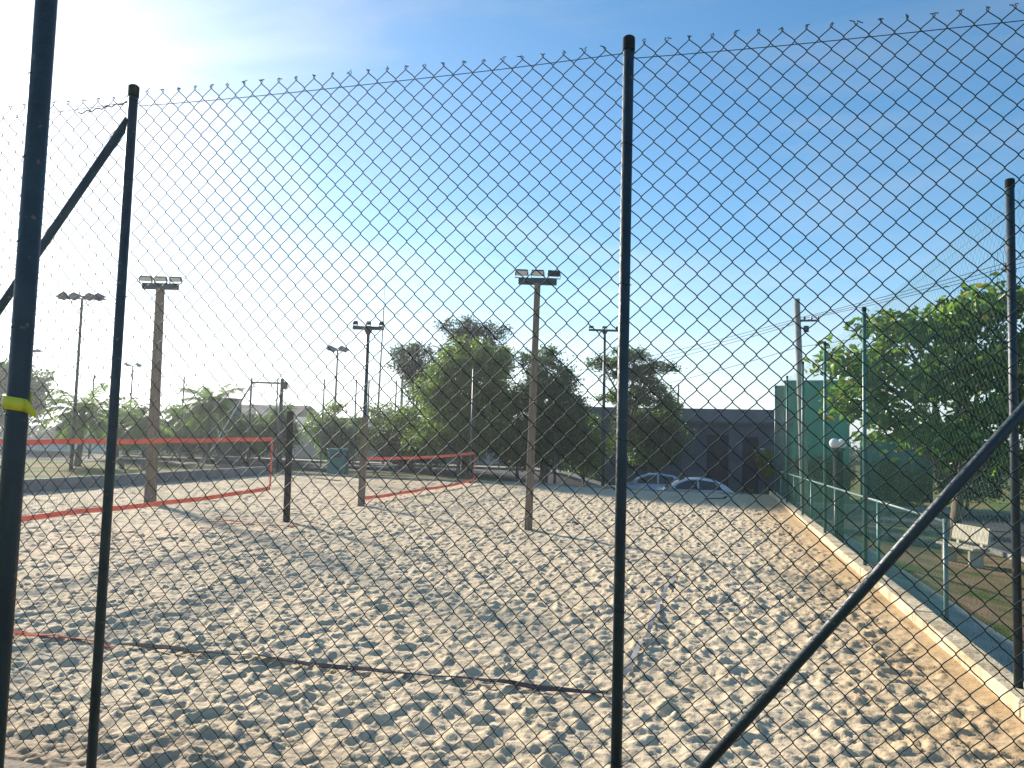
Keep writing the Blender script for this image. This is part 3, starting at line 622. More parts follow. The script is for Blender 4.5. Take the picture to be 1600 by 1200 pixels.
# a hooked dark rake head lying on the sand
x, y = 0.35, 26.5; z = sand_z(x, y) + .02
o = MB().tube([(x - .55, y, z + .02), (x, y, z + .05), (x + .18, y + .1, z + .12), (x + .12, y + .2, z + .05), (x - .1, y + .1, z + .04)], 0.02, 6).build('bent_rod', M['darksteel'], smooth=True)
tag(o, 'bent dark metal rod with hooked end lying on the sand', 'rod')

# ------------------------------------------------------------------ trees
def rvec(n, g):
    v = g.normal(size=(n, 3)); return v / np.linalg.norm(v, axis=1)[:, None]
def leaves(name, P, size, m, parent, g, up=0.5, droop=0.0, fold=0.25, wide=0.5, kind=None):
    n = len(P); nrm = rvec(n, g); nrm[:, 2] += up; nrm /= np.linalg.norm(nrm, axis=1)[:, None]
    t = np.cross(nrm, rvec(n, g)); t /= np.linalg.norm(t, axis=1)[:, None] + 1e-9
    if droop: t[:, 2] -= droop; t /= np.linalg.norm(t, axis=1)[:, None]
    s = np.cross(nrm, t); s /= np.linalg.norm(s, axis=1)[:, None] + 1e-9
    L = size * g.uniform(0.65, 1.3, n)[:, None]; Wd = L * wide
    a = P - t * L * .5; b = P + s * Wd * .5 + nrm * L * fold * .5 + t * L * .08; c = P + t * L * .5 - nrm * L * .12; d = P - s * Wd * .5 + nrm * L * fold * .5 + t * L * .08
    V = np.stack([a, b, c, d], 1).reshape(-1, 3); i = np.arange(n)[:, None] * 4
    F = np.concatenate([np.concatenate([i, i + 1, i + 2], 1), np.concatenate([i, i + 2, i + 3], 1)])
    return np_mesh(name, V, F, m, parent, kind=kind)
def tree(name, label, base, fork, lobes, n, size, m, tr=0.16, seed=1, cl=26, cr=0.34, group=None, cat='tree', up=0.5, droop=0.0, wide=0.5, shell=0.55, stems=1, twigs=0.02):
    """lobes: (dx,dy,z,rx,ry,rz) relative to base in plan, z above base"""
    g = np.random.default_rng(seed); B = np.array(base, float); t = thing(name, label, cat, tuple(base), group)
    b = MB(); fk = B + np.array(fork)
    mid = B + np.array(fork) * .5 + np.array([g.uniform(-.06, .06), g.uniform(-.06, .06), 0])
    b.tube([B - [0, 0, .3], B + [0, 0, .06], mid, fk], [tr * 1.45, tr * 1.2, tr, tr * .85], 9)
    if stems > 1:
        for k in range(stems - 1):
            o_ = np.array([g.uniform(-.5, .5), g.uniform(-.4, .4), 0]); b.tube([B + o_ - [0, 0, .3], B + o_ * 1.2 + (fk - B) * .6, fk + o_ * 1.8], [tr * .7, tr * .55, tr * .4], 7)
    sub = []
    for l in lobes:
        for d_ in rvec(6, g):
            if d_[2] < -.5: continue
            k_ = g.uniform(.30, .52); sub.append((l[0] + d_[0] * l[3] * .95, l[1] + d_[1] * l[4] * .95, l[2] + d_[2] * l[5] * .95, l[3] * k_, l[4] * k_, l[5] * k_))
    lobes = [(l[0], l[1], l[2], l[3] * .88, l[4] * .88, l[5] * .88) for l in lobes] + sub; nmain = len(lobes) - len(sub)
    P = []; tot = sum((l[3] * l[4] * l[5]) ** .72 for l in lobes)
    for li, l in enumerate(lobes):
        c = B + np.array(l[:3]); rad = np.array(l[3:6]); share = (l[3] * l[4] * l[5]) ** .72 / tot; k = max(4, int(n * share / cl))
        m1 = fk + (c - fk) * .5 + np.array([0, 0, .12 * np.linalg.norm(c - fk)]) + g.normal(0, .08, 3)
        if li < nmain: b.tube([fk - [0, 0, .1], m1, c], [tr * .62, tr * .38, tr * .16], 7)
        else: m1 = c
        d = rvec(k, g); rr = (shell + (1 - shell) * g.random(k))[:, None]; cs = c + d * rr * rad * (1 + .13 * g.normal(size=(k, 1)))
        for q in cs[:: max(1, k // 26)]:
            s0 = c + (q - c) * .15 if g.random() < .5 else m1 + (c - m1) * g.random(); b.tube([s0, (s0 + q) / 2 + g.normal(0, .07, 3), q], [tr * .17, tr * .1, twigs * .5], 5, cap=False)
        w_ = g.poisson(cl, k); pts = np.repeat(cs, w_, axis=0); rc = np.repeat(g.uniform(.6, 1.3, k) * cr, w_)[:, None]
        P.append(pts + g.normal(size=pts.shape) * rc * np.array([.62, .62, .45]))
    b.build('trunk', M['bark'], t, smooth=True)
    leaves('crown', np.concatenate(P), size, m, t, g, up=up, droop=droop, wide=wide)
    return t
G0 = lambda u, v: float(gz(u, v))
# group at the far end of the sand
tree('tree', 'tall grey-green tree rising behind the bright green one', (-12.8, 39.5, -.1), (.1, 0, 3.0),
     [(-.3, 0, 7.6, 1.15, 1.1, 1.0), (.9, .2, 6.9, 1.2, 1.1, 1.0), (0, 0, 5.9, 1.6, 1.3, 1.2), (-1.3, 0, 3.6, 1.4, 1, 1.2), (1.0, 0, 3.8, 1.5, 1, 1.2), (1.4, .3, 5.5, 1.0, 1.0, 1.0), (-.8, 0, 5.0, .9, 1, 1.1)], 20000, .14, M['leaf_grey'], .17, 3, cr=.3, droop=.3)
tree('tree', 'slender grey-green tree with drooping crown at the left of the tree group', (-16.2, 40.3, -.05), (.1, 0, 3.0),
     [(-.1, 0, 6.4, .95, .9, .75), (-.3, 0, 5.6, .9, .9, .8), (.5, 0, 5.4, .8, .8, .9), (.1, .1, 4.3, .6, .7, .9)], 8000, .13, M['leaf_grey'], .11, 4, cr=.28, droop=.5)
tree('tree', 'bright green leafy tree in the middle of the tree group', (-10.7, 33.6, -.05), (.1, .1, 1.5),
     [(0.1, 0, 5.6, 1.0, 1.0, .95), (-1.0, .1, 4.8, 1.15, 1.1, 1.0), (1.0, 0, 4.9, .95, 1.0, 1.0), (-1.8, .2, 3.6, 1.0, 1.1, .95), (0, -.2, 3.8, 1.5, 1.3, 1.1), (1.6, .1, 3.6, 1.0, 1.1, 1.0), (-.9, -.3, 2.6, 1.3, 1.1, .8), (.9, -.2, 2.4, 1.3, 1.1, .8), (-1.7, 0, 1.6, 1.1, 1, .7), (1.9, .3, 1.7, 1.2, 1, .8), (0, .5, 1.5, 1.3, 1, .8)], 32000, .15, M['leaf_bright'], .15, 5, cr=.3, stems=3)
tree('tree', 'dense dark green tree at the right of the tree group', (-7.3, 34.2, -.3), (.1, .1, 1.2),
     [(-.5, 0, 5.5, .8, .9, .8), (.3, 0, 4.7, .9, 1.0, .9), (-.4, 0, 4.0, 1.3, 1.2, 1.0), (.9, 0, 3.5, 1.0, 1.1, 1.0), (0, 0, 2.7, 1.6, 1.3, 1.0), (1.2, .1, 2.3, 1.0, 1.0, .9), (-1.2, 0, 2.2, 1.1, 1.0, .9), (.5, 0, 1.5, 1.4, 1, .8), (-1.0, .3, 1.4, 1.2, 1, .7)], 26000, .14, M['leaf_dark'], .14, 6, cr=.3, stems=2)
tree('tree', 'open layered dark tree beside the charcoal building', (-4.6, 40.2, -1.05), (.3, 0, 3.2),
     [(-1.0, 0, 6.9, 1.0, .9, .32), (.7, 0, 7.35, 1.15, 1.0, .38), (1.7, 0, 6.7, 1.1, 1.0, .3), (.2, 0, 6.3, 1.2, 1.0, .4), (1.5, .1, 5.6, 1.3, 1.0, .4), (2.1, 0, 4.9, 1.0, .9, .35), (.3, 0, 5.1, 1.1, 1.0, .6)], 11000, .14, M['leaf_dark'], .16, 8, cr=.24, cl=22)
tree('tree', 'low dark bushy tree hiding part of the parked pale car', (-3.1, 42.9, -1.0), (0, 0, 1.3),
     [(0, 0, 3.9, 1.5, 1.1, .9), (-1.0, 0, 3.1, 1.3, 1.1, 1.0), (1.0, 0, 2.9, 1.3, 1.1, 1.1), (0, -.2, 2.1, 1.7, 1.2, .9)], 15000, .14, M['leaf_dark'], .13, 9, cr=.3)
tree('shrub', 'pale yellow-green shrub behind the slim dark floodlight pole', (-6.2, 38.5, -.8), (0, 0, .7),
     [(0, 0, 3.1, 1.2, 1.0, .8), (-.9, 0, 2.3, .9, .9, .8), (.8, 0, 2.2, 1.0, .9, .9), (0, -.1, 1.5, 1.3, 1, .7)], 9000, .13, M['leaf_shrub'], .08, 10, cr=.28, cat='shrub')
# bushes left of them
for i, (x, y, h, wd, mk, lb) in enumerate((
        (-18.4, 41.5, 3.9, 1.9, 'leaf_bright', 'light green bush behind the field fence, next to the slender tree'), (-21.3, 40.5, 3.6, 1.7, 'leaf_shrub', 'yellowish palm-like bush behind the black net post'),
        (-15.4, 38.6, 3.0, 1.7, 'leaf_dark', 'dark green bush standing behind the teal litter bin'), (-20.2, 39.6, 2.3, 1.3, 'leaf_dark', 'low dark bush between the two light bushes'),
        (-22.7, 37.6, 3.4, .9, 'leaf_dark', 'narrow dark bush beside the goal-like frame'))):
    tree('bush', lb, (x, y, 0), (0, 0, .6), [(0, 0, h - .8, wd * .6, .9, .8), (-wd * .45, 0, h * .55, wd * .6, .9, .8), (wd * .45, 0, h * .5, wd * .6, .9, .8), (0, 0, h * .35, wd * .7, .9, .7)], 6500, .14, M[mk], .07, 20 + i, cr=.3, cat='bush')
tree('tree', 'round dark tree at the far edge of the grass field', (-51.2, 46.5, 0), (0, 0, 1.4), [(0, 0, 4.9, 2.4, 2, 1.4), (-1.8, 0, 3.9, 2.2, 1.8, 1.4), (1.7, 0, 3.7, 2.1, 1.8, 1.5), (.2, 0, 2.8, 2.7, 2, 1.2), (0, 0, 3.8, 2.4, 2, 1.6)], 20000, .24, M['leaf_dark'], .2, 31, cr=.5)
tree('hedge', 'long low dark hedge under the largest palm', (-30.5, 40.5, 0), (0, 0, .4), [(k * 1.1, .1 * k, .85, .9, .7, .7) for k in range(-4, 5)], 8000, .14, M['leaf_dark'], .05, 33, cr=.3, cat='hedge')
for i, (x, y, h, wd, lb) in enumerate(((-36.5, 42.0, 3.3, 2.2, 'wide dark bush behind the low spreading palm'), (-32.4, 42.6, 3.4, 2.0, 'dark rounded bush behind the first timber pole'), (-28.2, 43.0, 3.0, 1.9, 'dark bush standing behind the largest palm'))):
    tree('bush', lb, (x, y, 0), (0, 0, .6), [(0, 0, h - .8, wd * .6, .9, .8), (-wd * .45, 0, h * .5, wd * .6, .9, .8), (wd * .45, 0, h * .5, wd * .6, .9, .8), (0, 0, h * .33, wd * .8, .9, .7)], 6500, .17, M['leaf_dark'], .07, 60 + i, cr=.34, cat='bush')
tree('hedge', 'low yellow-green hedge strip at the street edge beside the silver car', (2.0, 39.0, G0(2, 39)), (0, 0, .3), [(k * .5, 0, .55, .4, .3, .32) for k in range(-3, 4)], 2500, .11, M['leaf_shrub'], .03, 66, cr=.16, cat='hedge')
tree('bush', 'grey-green rounded bush by the pale end of the prop', (-26.3, 41.2, 0), (0, 0, .5), [(0, 0, 1.9, 1.1, .9, .8), (.8, 0, 1.3, .9, .8, .8)], 3500, .14, M['leaf_grey'], .06, 34, cr=.3, cat='bush')

for i, (x, y, h, wd, mk, lb) in enumerate(((-13.5, 36.2, 4.0, 1.9, 'leaf_bright', 'green bush filling the gap left of the bright green tree'), (-15.6, 37.4, 3.2, 1.4, 'leaf_grey', 'grey-green bush under the slender drooping tree'), (-8.9, 35.6, 4.6, 1.5, 'leaf_bright', 'green bush between the bright and the dense dark tree'))):
    tree('bush', lb, (x, y, -.1), (0, 0, .6), [(0, 0, h - .9, wd * .6, .9, .9), (-wd * .45, 0, h * .55, wd * .6, .9, .9), (wd * .45, 0, h * .5, wd * .6, .9, .9), (0, 0, h * .3, wd * .85, .9, .9)], 9000, .14, M[mk], .08, 90 + i, cr=.32, cat='bush')
# big-leaved tree by the pavement
tree('almond_tree', 'big-leaved tree with some yellowing leaves above the concrete bench', (6.45, 23.5, G0(6.45, 23.5)), (.12, -.1, 1.9),
     [(-.1, -.2, 6.4, 1.3, 1.2, .55), (1.2, 0, 6.5, 1.0, 1.1, .5), (-1.4, -.4, 6.0, .9, 1.0, .45), (-2.4, -.6, 5.0, 1.0, 1.1, .7), (.2, -.4, 5.3, 1.6, 1.4, .7), (1.9, -.1, 5.2, 1.2, 1.3, .8), (-1.3, -.6, 4.3, 1.4, 1.2, .7), (-2.7, -.7, 3.9, .75, .9, .6), (.6, -.7, 4.0, 1.4, 1.3, .7), (2.1, -.3, 3.7, 1.1, 1.2, .7), (-1.6, -.8, 3.2, 1.0, 1.0, .5), (-.3, -.9, 3.0, .9, .9, .45), (1.4, -.8, 2.7, 1.0, 1.0, .5)],
     8200, .27, M['leaf_almond'], .15, 12, cl=15, cr=.36, up=.8, droop=.25, wide=.52)
tree('almond_tree', 'second big-leaved tree across the road with thin trunk', (15.4, 31.5, G0(15.4, 31.5) + .12), (.1, 0, 2.2),
     [(-1.2, 0, 5.8, 1.8, 1.5, 1.0), (1.0, 0, 6.4, 1.8, 1.5, 1.0), (0, 0, 4.6, 2.2, 1.6, 1.1), (-1.8, 0, 3.8, 1.4, 1.3, .9), (1.8, 0, 4.0, 1.5, 1.4, 1.0)], 7500, .26, M['leaf_almond'], .16, 13, cl=15, cr=.42, up=.8, droop=.2)
tree('hedge', 'tall dark hedge in front of the grey wall across the road', (17.9, 30, -1.0), (0, 0, .5), [(.05 * k, k * 1.3, 1.5 + .25 * math.sin(k * 2.1), .9, 1.0, 1.3) for k in range(-9, 6)], 21000, .17, M['leaf_dark'], .06, 14, cr=.3, cat='hedge')
tree('bush', 'green climbing bush at the foot of the teal building', (5.3, 44.9, -1.0), (0, 0, .5), [(-.6, 0, 1.3, .9, .6, .7), (.5, 0, 1.7, .9, .6, .9), (1.4, 0, 1.0, .8, .6, .7)], 5000, .13, M['leaf_bright'], .06, 15, cr=.26, cat='bush')
for i, (x, y, h, wd, lb) in enumerate(((12.6, 43.9, 4.0, 2.2, 'tall dark bush at the end of the teal sheet wall'), (16.3, 42.5, 4.2, 2.3, 'tall dark bush between hedge and teal sheet wall'), (9.9, 45.0, 2.2, 1.4, 'low green bush before the teal sheet wall'))):
    tree('bush', lb, (x, y, -1.15), (0, 0, .6), [(0, 0, h - .9, wd * .6, .9, .9), (-wd * .45, 0, h * .55, wd * .6, .9, .9), (wd * .45, 0, h * .5, wd * .6, .9, .9), (0, 0, h * .3, wd * .85, .9, .9)], 7500, .17, M[('leaf_dark', 'leaf_dark', 'leaf_bright')[i]], .08, 80 + i, cr=.34, cat='bush')
tree('bush', 'yellow-green plant beside the white board on the charcoal building', (3.0, 45.4, -.95), (0, 0, .8), [(0, 0, 1.9, .38, .3, .5), (.1, 0, 1.3, .3, .3, .4)], 900, .16, M['leaf_yellow'], .03, 16, cr=.16, cat='plant')

def palm(label, base, h, n, L, seed, group=None):
    g = np.random.default_rng(seed); B = np.array(base, float); t = thing('palm', label, 'palm', tuple(base), group)
    top = B + [g.uniform(-.15, .15), g.uniform(-.15, .15), h]
    MB().tube([B - [0, 0, .2], B + [0, 0, .15], (B + top) / 2 + [.05, 0, 0], top], [.2, .15, .115, .10], 10).build('trunk', M['bark'], t, smooth=True)
    for i in range(n):
        az = i * 2.399 + g.uniform(-.2, .2); el = 1.35 - 1.75 * (i / n) ** .9; l = L * g.uniform(.8, 1.12); pts = []; p = top.copy(); e = el
        for k in range(10):
            pts.append(p.copy()); p = p + l / 10 * np.array([math.cos(az) * math.cos(e), math.sin(az) * math.cos(e), math.sin(e)]); e -= (0.10 + 0.08 * math.cos(el))
        V = []; F = []; ctr = np.array(pts)
        for k in np.linspace(0.9, 8.99, 44):
            a = int(k); q = ctr[a] + (ctr[min(a + 1, 9)] - ctr[a]) * (k - a); d = ctr[min(a + 1, 9)] - ctr[a]; d /= np.linalg.norm(d); sd_ = np.cross(d, [0, 0, 1]); sd_ /= np.linalg.norm(sd_) + 1e-9; ll = l * .30 * math.sin(math.pi * min(.97, (k + .8) / 10.6)) ** .7
            for s in (-1, 1):
                tip = q + (sd_ * s * .8 + d * .55 + np.array([0, 0, -.38 - .3 * g.random()])) * ll; m_ = (q + tip) / 2 + [0, 0, .05 * l]; o_ = d * .012 * l / 1.5
                i0 = len(V); V += [q - o_, q + o_, m_ + o_ * 1.2, tip, m_ - o_ * 1.2]; F += [(i0, i0 + 1, i0 + 2, i0 + 4), (i0 + 4, i0 + 2, i0 + 3)]
        b = MB(); b.add(V, F); b.tube(pts, [.028 - .0024 * k for k in range(10)], 5, cap=False); b.build('frond', M['leaf_palm'], t)
    return t
palm('small feathery palm beside the four-panel lamp mast', (-28.7, 29.9, 0), 2.3, 24, 2.1, 1)
palm('low palm with pale fronds behind the first timber pole', (-30.3, 36.2, 0), 2.0, 22, 2.2, 2)
palm('low spreading palm between the feathery palm and the timber pole', (-33.6, 37.8, 0), 2.1, 22, 2.3, 3)
palm('largest palm with dark trunk on the grass field', (-26.75, 36.6, 0), 3.1, 26, 2.3, 4)
palm('small drooping palm right of the largest palm', (-25.4, 38.0, 0), 1.7, 18, 1.8, 5)
palm('stubby palm half hidden by the hedge', (-30.6, 40.6, 0), 2.2, 20, 2.2, 6)

# ------------------------------------------------------------------ street furniture
def bench(name, label, loc, rz, L, m, back=True, group=None):
    t = thing(name, label, 'bench', loc, group); mt = Matrix.Rotation(rz, 4, 'Z'); P = lambda x, y, z: tuple(Vector(loc) + mt @ Vector((x, y, z)))
    MB().box(P(0, 0, .43), (L, .42, .07), rz=rz, bev=.02).build('seat', m, t)
    for s in (-1, 1): MB().box(P(s * L * .34, 0, .19), (.09, .34, .42), rz=rz, bev=.012).build('leg', m, t)
    if back:
        MB().box(P(0, .23, .72), (L * .96, .07, .40), rz=rz, rx=-.16, bev=.03).build('backrest', m, t)
        for s in (-1, 1): MB().box(P(s * L * .3, .205, .5), (.09, .06, .16), rz=rz, rx=-.1).build('back_support', m, t)
    return t
bz = G0(5.75, 20.4)
bench('concrete_bench', 'cream concrete bench with backrest under the big-leaved tree', (5.75, 20.4, bz), R_(-70), 1.35, M['bench'])
bench('field_bench', 'dark backless bench at the left end of the grass field', (-26.4, 20.6, 0), R_(20), 1.5, M['wallgrey'], back=False)
bench('field_bench', 'dark backless bench by the feathery palm', (-25.3, 29.5, 0), R_(12), 1.5, M['wallgrey'], back=False)
bench('field_bench', 'grey backless bench near the largest palm', (-24.6, 35.5, 0), R_(8), 1.6, M['wallgrey'], back=False)
bench('field_bench', 'pale grey backless bench by the teal bin', (-14.6, 33.0, 0), R_(14), 1.3, M['concrete'], back=False)

t = thing('litter_bin', 'teal square litter bin with lid past the end of the sand', 'bin', (-16.2, 31.6, 0))
MB().box((-16.2, 31.6, .52), (.82, .7, 1.04), rz=RZ, bev=.04).build('body', M['bin'], t)
MB().box((-16.2, 31.6, 1.10), (.9, .78, .12), rz=RZ, bev=.03).build('lid', M['bin'], t)
MB().box((-16.1, 31.23, .85), (.45, .02, .16), rz=RZ).build('slot', M['opening'], t)

# globe lamp post
gx, gy = 2.62, 17.6; g0 = G0(gx, gy)
t = thing('globe_lamp', 'dark street lamp post with two white globes outside the fence', 'lamp', (gx, gy, g0))
MB().tube([(gx, gy, g0 - .1), (gx, gy, g0 + .2), (gx, gy, g0 + .25), (gx, gy, 1.78)], [.14, .14, .11, .10], 14).build('post', M['matt_black'], t, smooth=True)
MB().tube([(gx - .11, gy - .18, 1.80), (gx + .11, gy + .18, 1.80)], .03, 8).build('arm', M['darksteel'], t)
for s in (-1, 1):
    c = Vector((gx + s * .10, gy + s * .16, 1.95)); rings = []
    for k in range(1, 10):
        a = math.pi * k / 10; rings.append([c + Vector((.105 * math.sin(a) * math.cos(q), .105 * math.sin(a) * math.sin(q), -.105 * math.cos(a))) for q in (2 * math.pi * j / 16 for j in range(16))])
    gl = MB().loft(rings).build('globe', M['globe'], t, smooth=True)
    MB().tube([c - Vector((0, 0, .17)), c - Vector((0, 0, .105))], [.05, .07], 12).build('collar', M['darksteel'], gl)

# utility poles and lines
def utility_pole(label, b, tp, group=None):
    t = thing('utility_pole', label, 'utility pole', b, group)
    B = Vector(b); T = Vector(tp)
    MB().tube([B - Vector((0, 0, .4)), T], [.17, .11], 12).build('pole', M['concrete'], t, smooth=True)
    c = B + (T - B) * .90
    MB().box(c + Vector((.36, -.05, .0)), (.85, .07, .07), bev=.006).build('crossarm', M['darksteel'], t)
    for k in (.25, .5, .74):
        MB().tube([c + Vector((k, -.05, .03)), c + Vector((k, -.05, .08)), c + Vector((k, -.05, .17))], [.02, .045, .03], 8).build('insulator', M['insul'], t)
    MB().tube([c + Vector((.3, -.12, -.45)), c + Vector((.3, -.12, -.22))], .10, 12).build('transformer', M['darksteel'], t)
    MB().box(c + Vector((.15, -.08, -.3)), (.22, .05, .05)).build('bracket', M['darksteel'], t)
    return t
pA = Vector((3.19, 31.5, 7.58)); pB = Vector((14.9, 5.6, 8.4))
utility_pole('leaning concrete utility pole with small side arm by the teal building', (3.62, 32.2, -1.05), pA)
utility_pole('concrete utility pole across the road beside the far pavement', (14.9, 5.6, -.8), pB)
pC = Vector((-26, 62, 7.0))
utility_pole('distant concrete utility pole beyond the trees', (-26, 62, -1.0), pC)
def line(a, b, sag, r=.010):
    a = Vector(a); b = Vector(b); pts = [a + (b - a) * k / 24 - Vector((0, 0, sag * 4 * (k / 24) * (1 - k / 24))) for k in range(25)]
    return MB().tube(pts, r, 5).build('power_line', M['rubber']), pts
offs = [Vector((.25, 0, -.72)), Vector((.5, 0, -.72)), Vector((.74, 0, -.72)), Vector((.05, 0, -1.9))]
nm = ('nearest the pole', 'second from the pole', 'at the end of the side arm', 'below the side arm')
for i, q in enumerate(offs):
    o, pts = line(pA + q, pB + q, .35 + .05 * i); tag(o, 'thin power line above the big-leaved tree, ' + nm[i], 'power line', 'lines above the tree')
    if i == 1:
        c = pts[8]; t = thing('cable_clamp', 'small red-brown clamp hanging on the power line', 'clamp', tuple(c))
        MB().tube([c + Vector((0, 0, .12)), c + Vector((0, 0, .03)), c - Vector((0, 0, .16))], [.02, .07, .02], 8).build('clamp_body', M['insul'], t)
        MB().tube([c + Vector((-.12, .02, -.05)), c + Vector((0, 0, -.12)), c + Vector((.14, -.02, -.02))], .025, 6).build('clamp_wing', M['insul'], t)
    o, pts = line(pA + q, pC + q, 1.0 + .2 * i); tag(o, 'thin power line over the charcoal roof, ' + nm[i], 'power line', 'lines over the roof')

# ------------------------------------------------------------------ cars
def car(label, loc, rz, paint, Lc=4.3):
    t = thing('parked_car', label, 'car', loc); mt = Matrix.Translation(loc) @ Matrix.Rotation(rz, 4, 'Z'); P = lambda x, y, z: mt @ Vector((x, y, z))
    # body: cross-sections along x (front = +x)
    sec = [(-2.12, .60, .34, .62), (-2.05, .80, .24, .88), (-1.6, .86, .20, .96), (-.6, .88, .18, .95), (.6, .88, .18, .93), (1.35, .86, .20, .86), (1.9, .80, .24, .74), (2.12, .60, .32, .60)]
    rings = []
    for x, hw, z0, z1 in sec:
        rings.append([P(x, a * hw, z) for a, z in ((-.82, z0), (.82, z0), (1, z0 + .14), (1, z0 + (z1 - z0) * .55), (.94, z1 - .05), (.80, z1), (-.80, z1), (-.94, z1 - .05), (-1, z0 + (z1 - z0) * .55), (-1, z0 + .14))])
    body = MB().loft(rings).build('body', paint, t, smooth=True)
    prof = [(-1.95, .93), (-1.60, 1.20), (-1.15, 1.42), (-.45, 1.50), (.15, 1.46), (.62, 1.26), (1.15, .92)]
    hw = lambda z: .80 - (z - .92) * .32
    rings = [[P(x, -hw(.9), .88), P(x, -hw(z), z - .02), P(x, -hw(z) + .08, z), P(x, hw(z) - .08, z), P(x, hw(z), z - .02), P(x, hw(.9), .88)] for x, z in prof]
    MB().loft(rings).build('roof', paint, t, smooth=True)
    for s in (-1, 1):                                                    # side windows a little proud of the cabin
        for poly in (((-1.42, .98), (-1.10, 1.33), (-.42, 1.41), (-.42, .97)), ((-.34, .97), (-.34, 1.41), (.12, 1.37), (.52, 1.20), (.82, .97))):
            vs = [P(x, s * (hw(z) + .012), z) for x, z in poly] + [P(x, s * (hw(z) - .02), z) for x, z in poly]; n = len(poly)
            fs = [tuple(range(n)), tuple(range(2 * n - 1, n - 1, -1))] + [(i, (i + 1) % n, n + (i + 1) % n, n + i) for i in range(n)]
            MB().add(vs, fs).build('side_window', M['glass'], t)
        MB().box(P(.72, s * .93, 1.0), (.14, .16, .11), rz=rz, bev=.02).build('mirror', paint, t)
        for x in (-.3, .55): MB().box(P(x - .15, s * .885, .80), (.16, .02, .025), rz=rz).build('door_handle', M['alloy'], t)
        MB().box(P(2.0, s * .58, .66), (.14, .32, .12), rz=rz, bev=.03).build('headlight', M['lampface'], t)
        MB().box(P(-2.06, s * .62, .78), (.10, .26, .16), rz=rz, bev=.02).build('tail_light', M['lamp_red'], t)
        for x in (-1.32, 1.32):
            a = P(x, s * .70, .31); b = P(x, s * .89, .31); wh = MB().tube([a, b], .31, 22).build('wheel', M['rubber'], t); MB().tube([b - (b - a) * .2, b + (b - a) * .04], .20, 16).build('rim', M['alloy'], wh)
    for pr, nm_ in ((((.20, 1.455), (1.06, .975)), 'windscreen'), (((-1.18, 1.425), (-1.86, 1.0)), 'rear_window')):
        (x0, z0), (x1, z1) = pr; e = .018 if x1 > x0 else -.018
        vs = [P(x0, -hw(z0) + .12, z0 + .012), P(x0, hw(z0) - .12, z0 + .012), P(x1 + e, hw(z1) - .08, z1 + .02), P(x1 + e, -hw(z1) + .08, z1 + .02)]
        vs += [p - Vector((0, 0, .03)) for p in vs]; MB().add(vs, [(0, 1, 2, 3), (7, 6, 5, 4), (0, 4, 5, 1), (1, 5, 6, 2), (2, 6, 7, 3), (3, 7, 4, 0)]).build(nm_, M['glass'], t)
    return t
car('pale silver hatchback parked in the street before the charcoal building', (-1.0, 37.1, G0(-1, 37.1) + .03), R_(186), M['carpaint'])
car('pale blue hatchback parked behind the low dark bushy tree', (-3.0, 40.6, G0(-3.0, 40.6) + .03), R_(183), M['carblue'])

# ------------------------------------------------------------------ buildings
def wall_with_openings(name, m, parent, x0, x1, y, z0, z1, th, ops):
    """wall facing -y made of solid pieces round rectangular openings"""
    b = MB(); xs = sorted(ops); cur = x0
    def pc(a, c, e, f):
        if c - a > .01 and f - e > .01: b.box(((a + c) / 2, y + th / 2, (e + f) / 2), (c - a, th, f - e))
    for (a, c, e, f) in xs:
        pc(cur, a, z0, z1); pc(a, c, z0, e); pc(a, c, f, z1); cur = c
    pc(cur, x1, z0, z1); return b.build(name, m, parent)
t = thing('charcoal_building', 'flat-roofed charcoal building with two dark doorways and grey parapet', 'building', (-2, 48, -1.0))
ops = [(-0.25, 1.0, -1.0, 2.35), (1.75, 2.65, -1.0, 2.25), (-5.2, -3.6, .2, 2.0)]
wall_with_openings('wall', M['navywall'], t, -9.0, 4.35, 46.3, -1.3, 3.05, .25, ops)
for a, c, e, f in ops: MB().box(((a + c) / 2, 46.52, (e + f) / 2), (c - a - .01, .05, f - e - .01)).build('door' if e < 0 else 'window', M['opening'], t)
MB().box((-2.3, 46.3, 3.45), (13.5, .5, .78), bev=.02).build('parapet', M['bandgrey'], t)
MB().box((-2.3, 49.6, 1.0), (13.2, 6.0, 4.4)).build('rear_block', M['navywall'], t)
for k in range(44): MB().tube([(-9.0 + k * .3075, 45.92, 3.0), (-9.0 + k * .3075, 46.25, 3.06)], .12, 8).build('eave_tile', M['navywall'], t)
MB().box((2.86, 46.24, 1.0), (.30, .06, 1.25), bev=.01).build('white_board', M['white'], t)
for x in (-1.9, 3.65): MB().tube([(x, 46.6, 3.8), (x, 46.6, 5.25)], .05, 8).build('roof_rod', M['galv'], t)
t = thing('teal_building', 'plain teal painted block standing next to the charcoal building', 'building', (6, 48, -1.1))
MB().box((6.05, 48.4, 2.2), (3.4, 4.4, 6.5), rz=R_(-8), bev=.02).build('wall', M['teal'], t)
MB().box((6.05, 48.4, 5.50), (3.5, 4.5, .12), rz=R_(-8), bev=.02).build('coping', M['teal'], t)
t = thing('teal_wall', 'lower teal sheet wall running on from the teal building', 'wall', (9, 46.6, -1.1))
for k in range(2): MB().box((8.95 + k * 1.75, 46.3, .75), (1.70, .1, 3.6), bev=.012).build('sheet', M['tealdark'], t)
for k in range(3): MB().box((8.08 + k * 1.75, 46.22, .8), (.1, .12, 3.8)).build('post', M['tealdark'], t)
t = thing('garden_wall', 'long grey panel wall across the road behind the dark hedge', 'wall', (19, 30, -1.0))
for k in range(12): MB().box((19.2, 14.5 + k * 2.6, .1), (.2, 2.58, 2.4), bev=.01).build('panel', M['wallgrey'], t)
t = thing('mesh_screen', 'pale upright screen between charcoal and teal roofs', 'screen', (3.9, 47.2, 3.0))
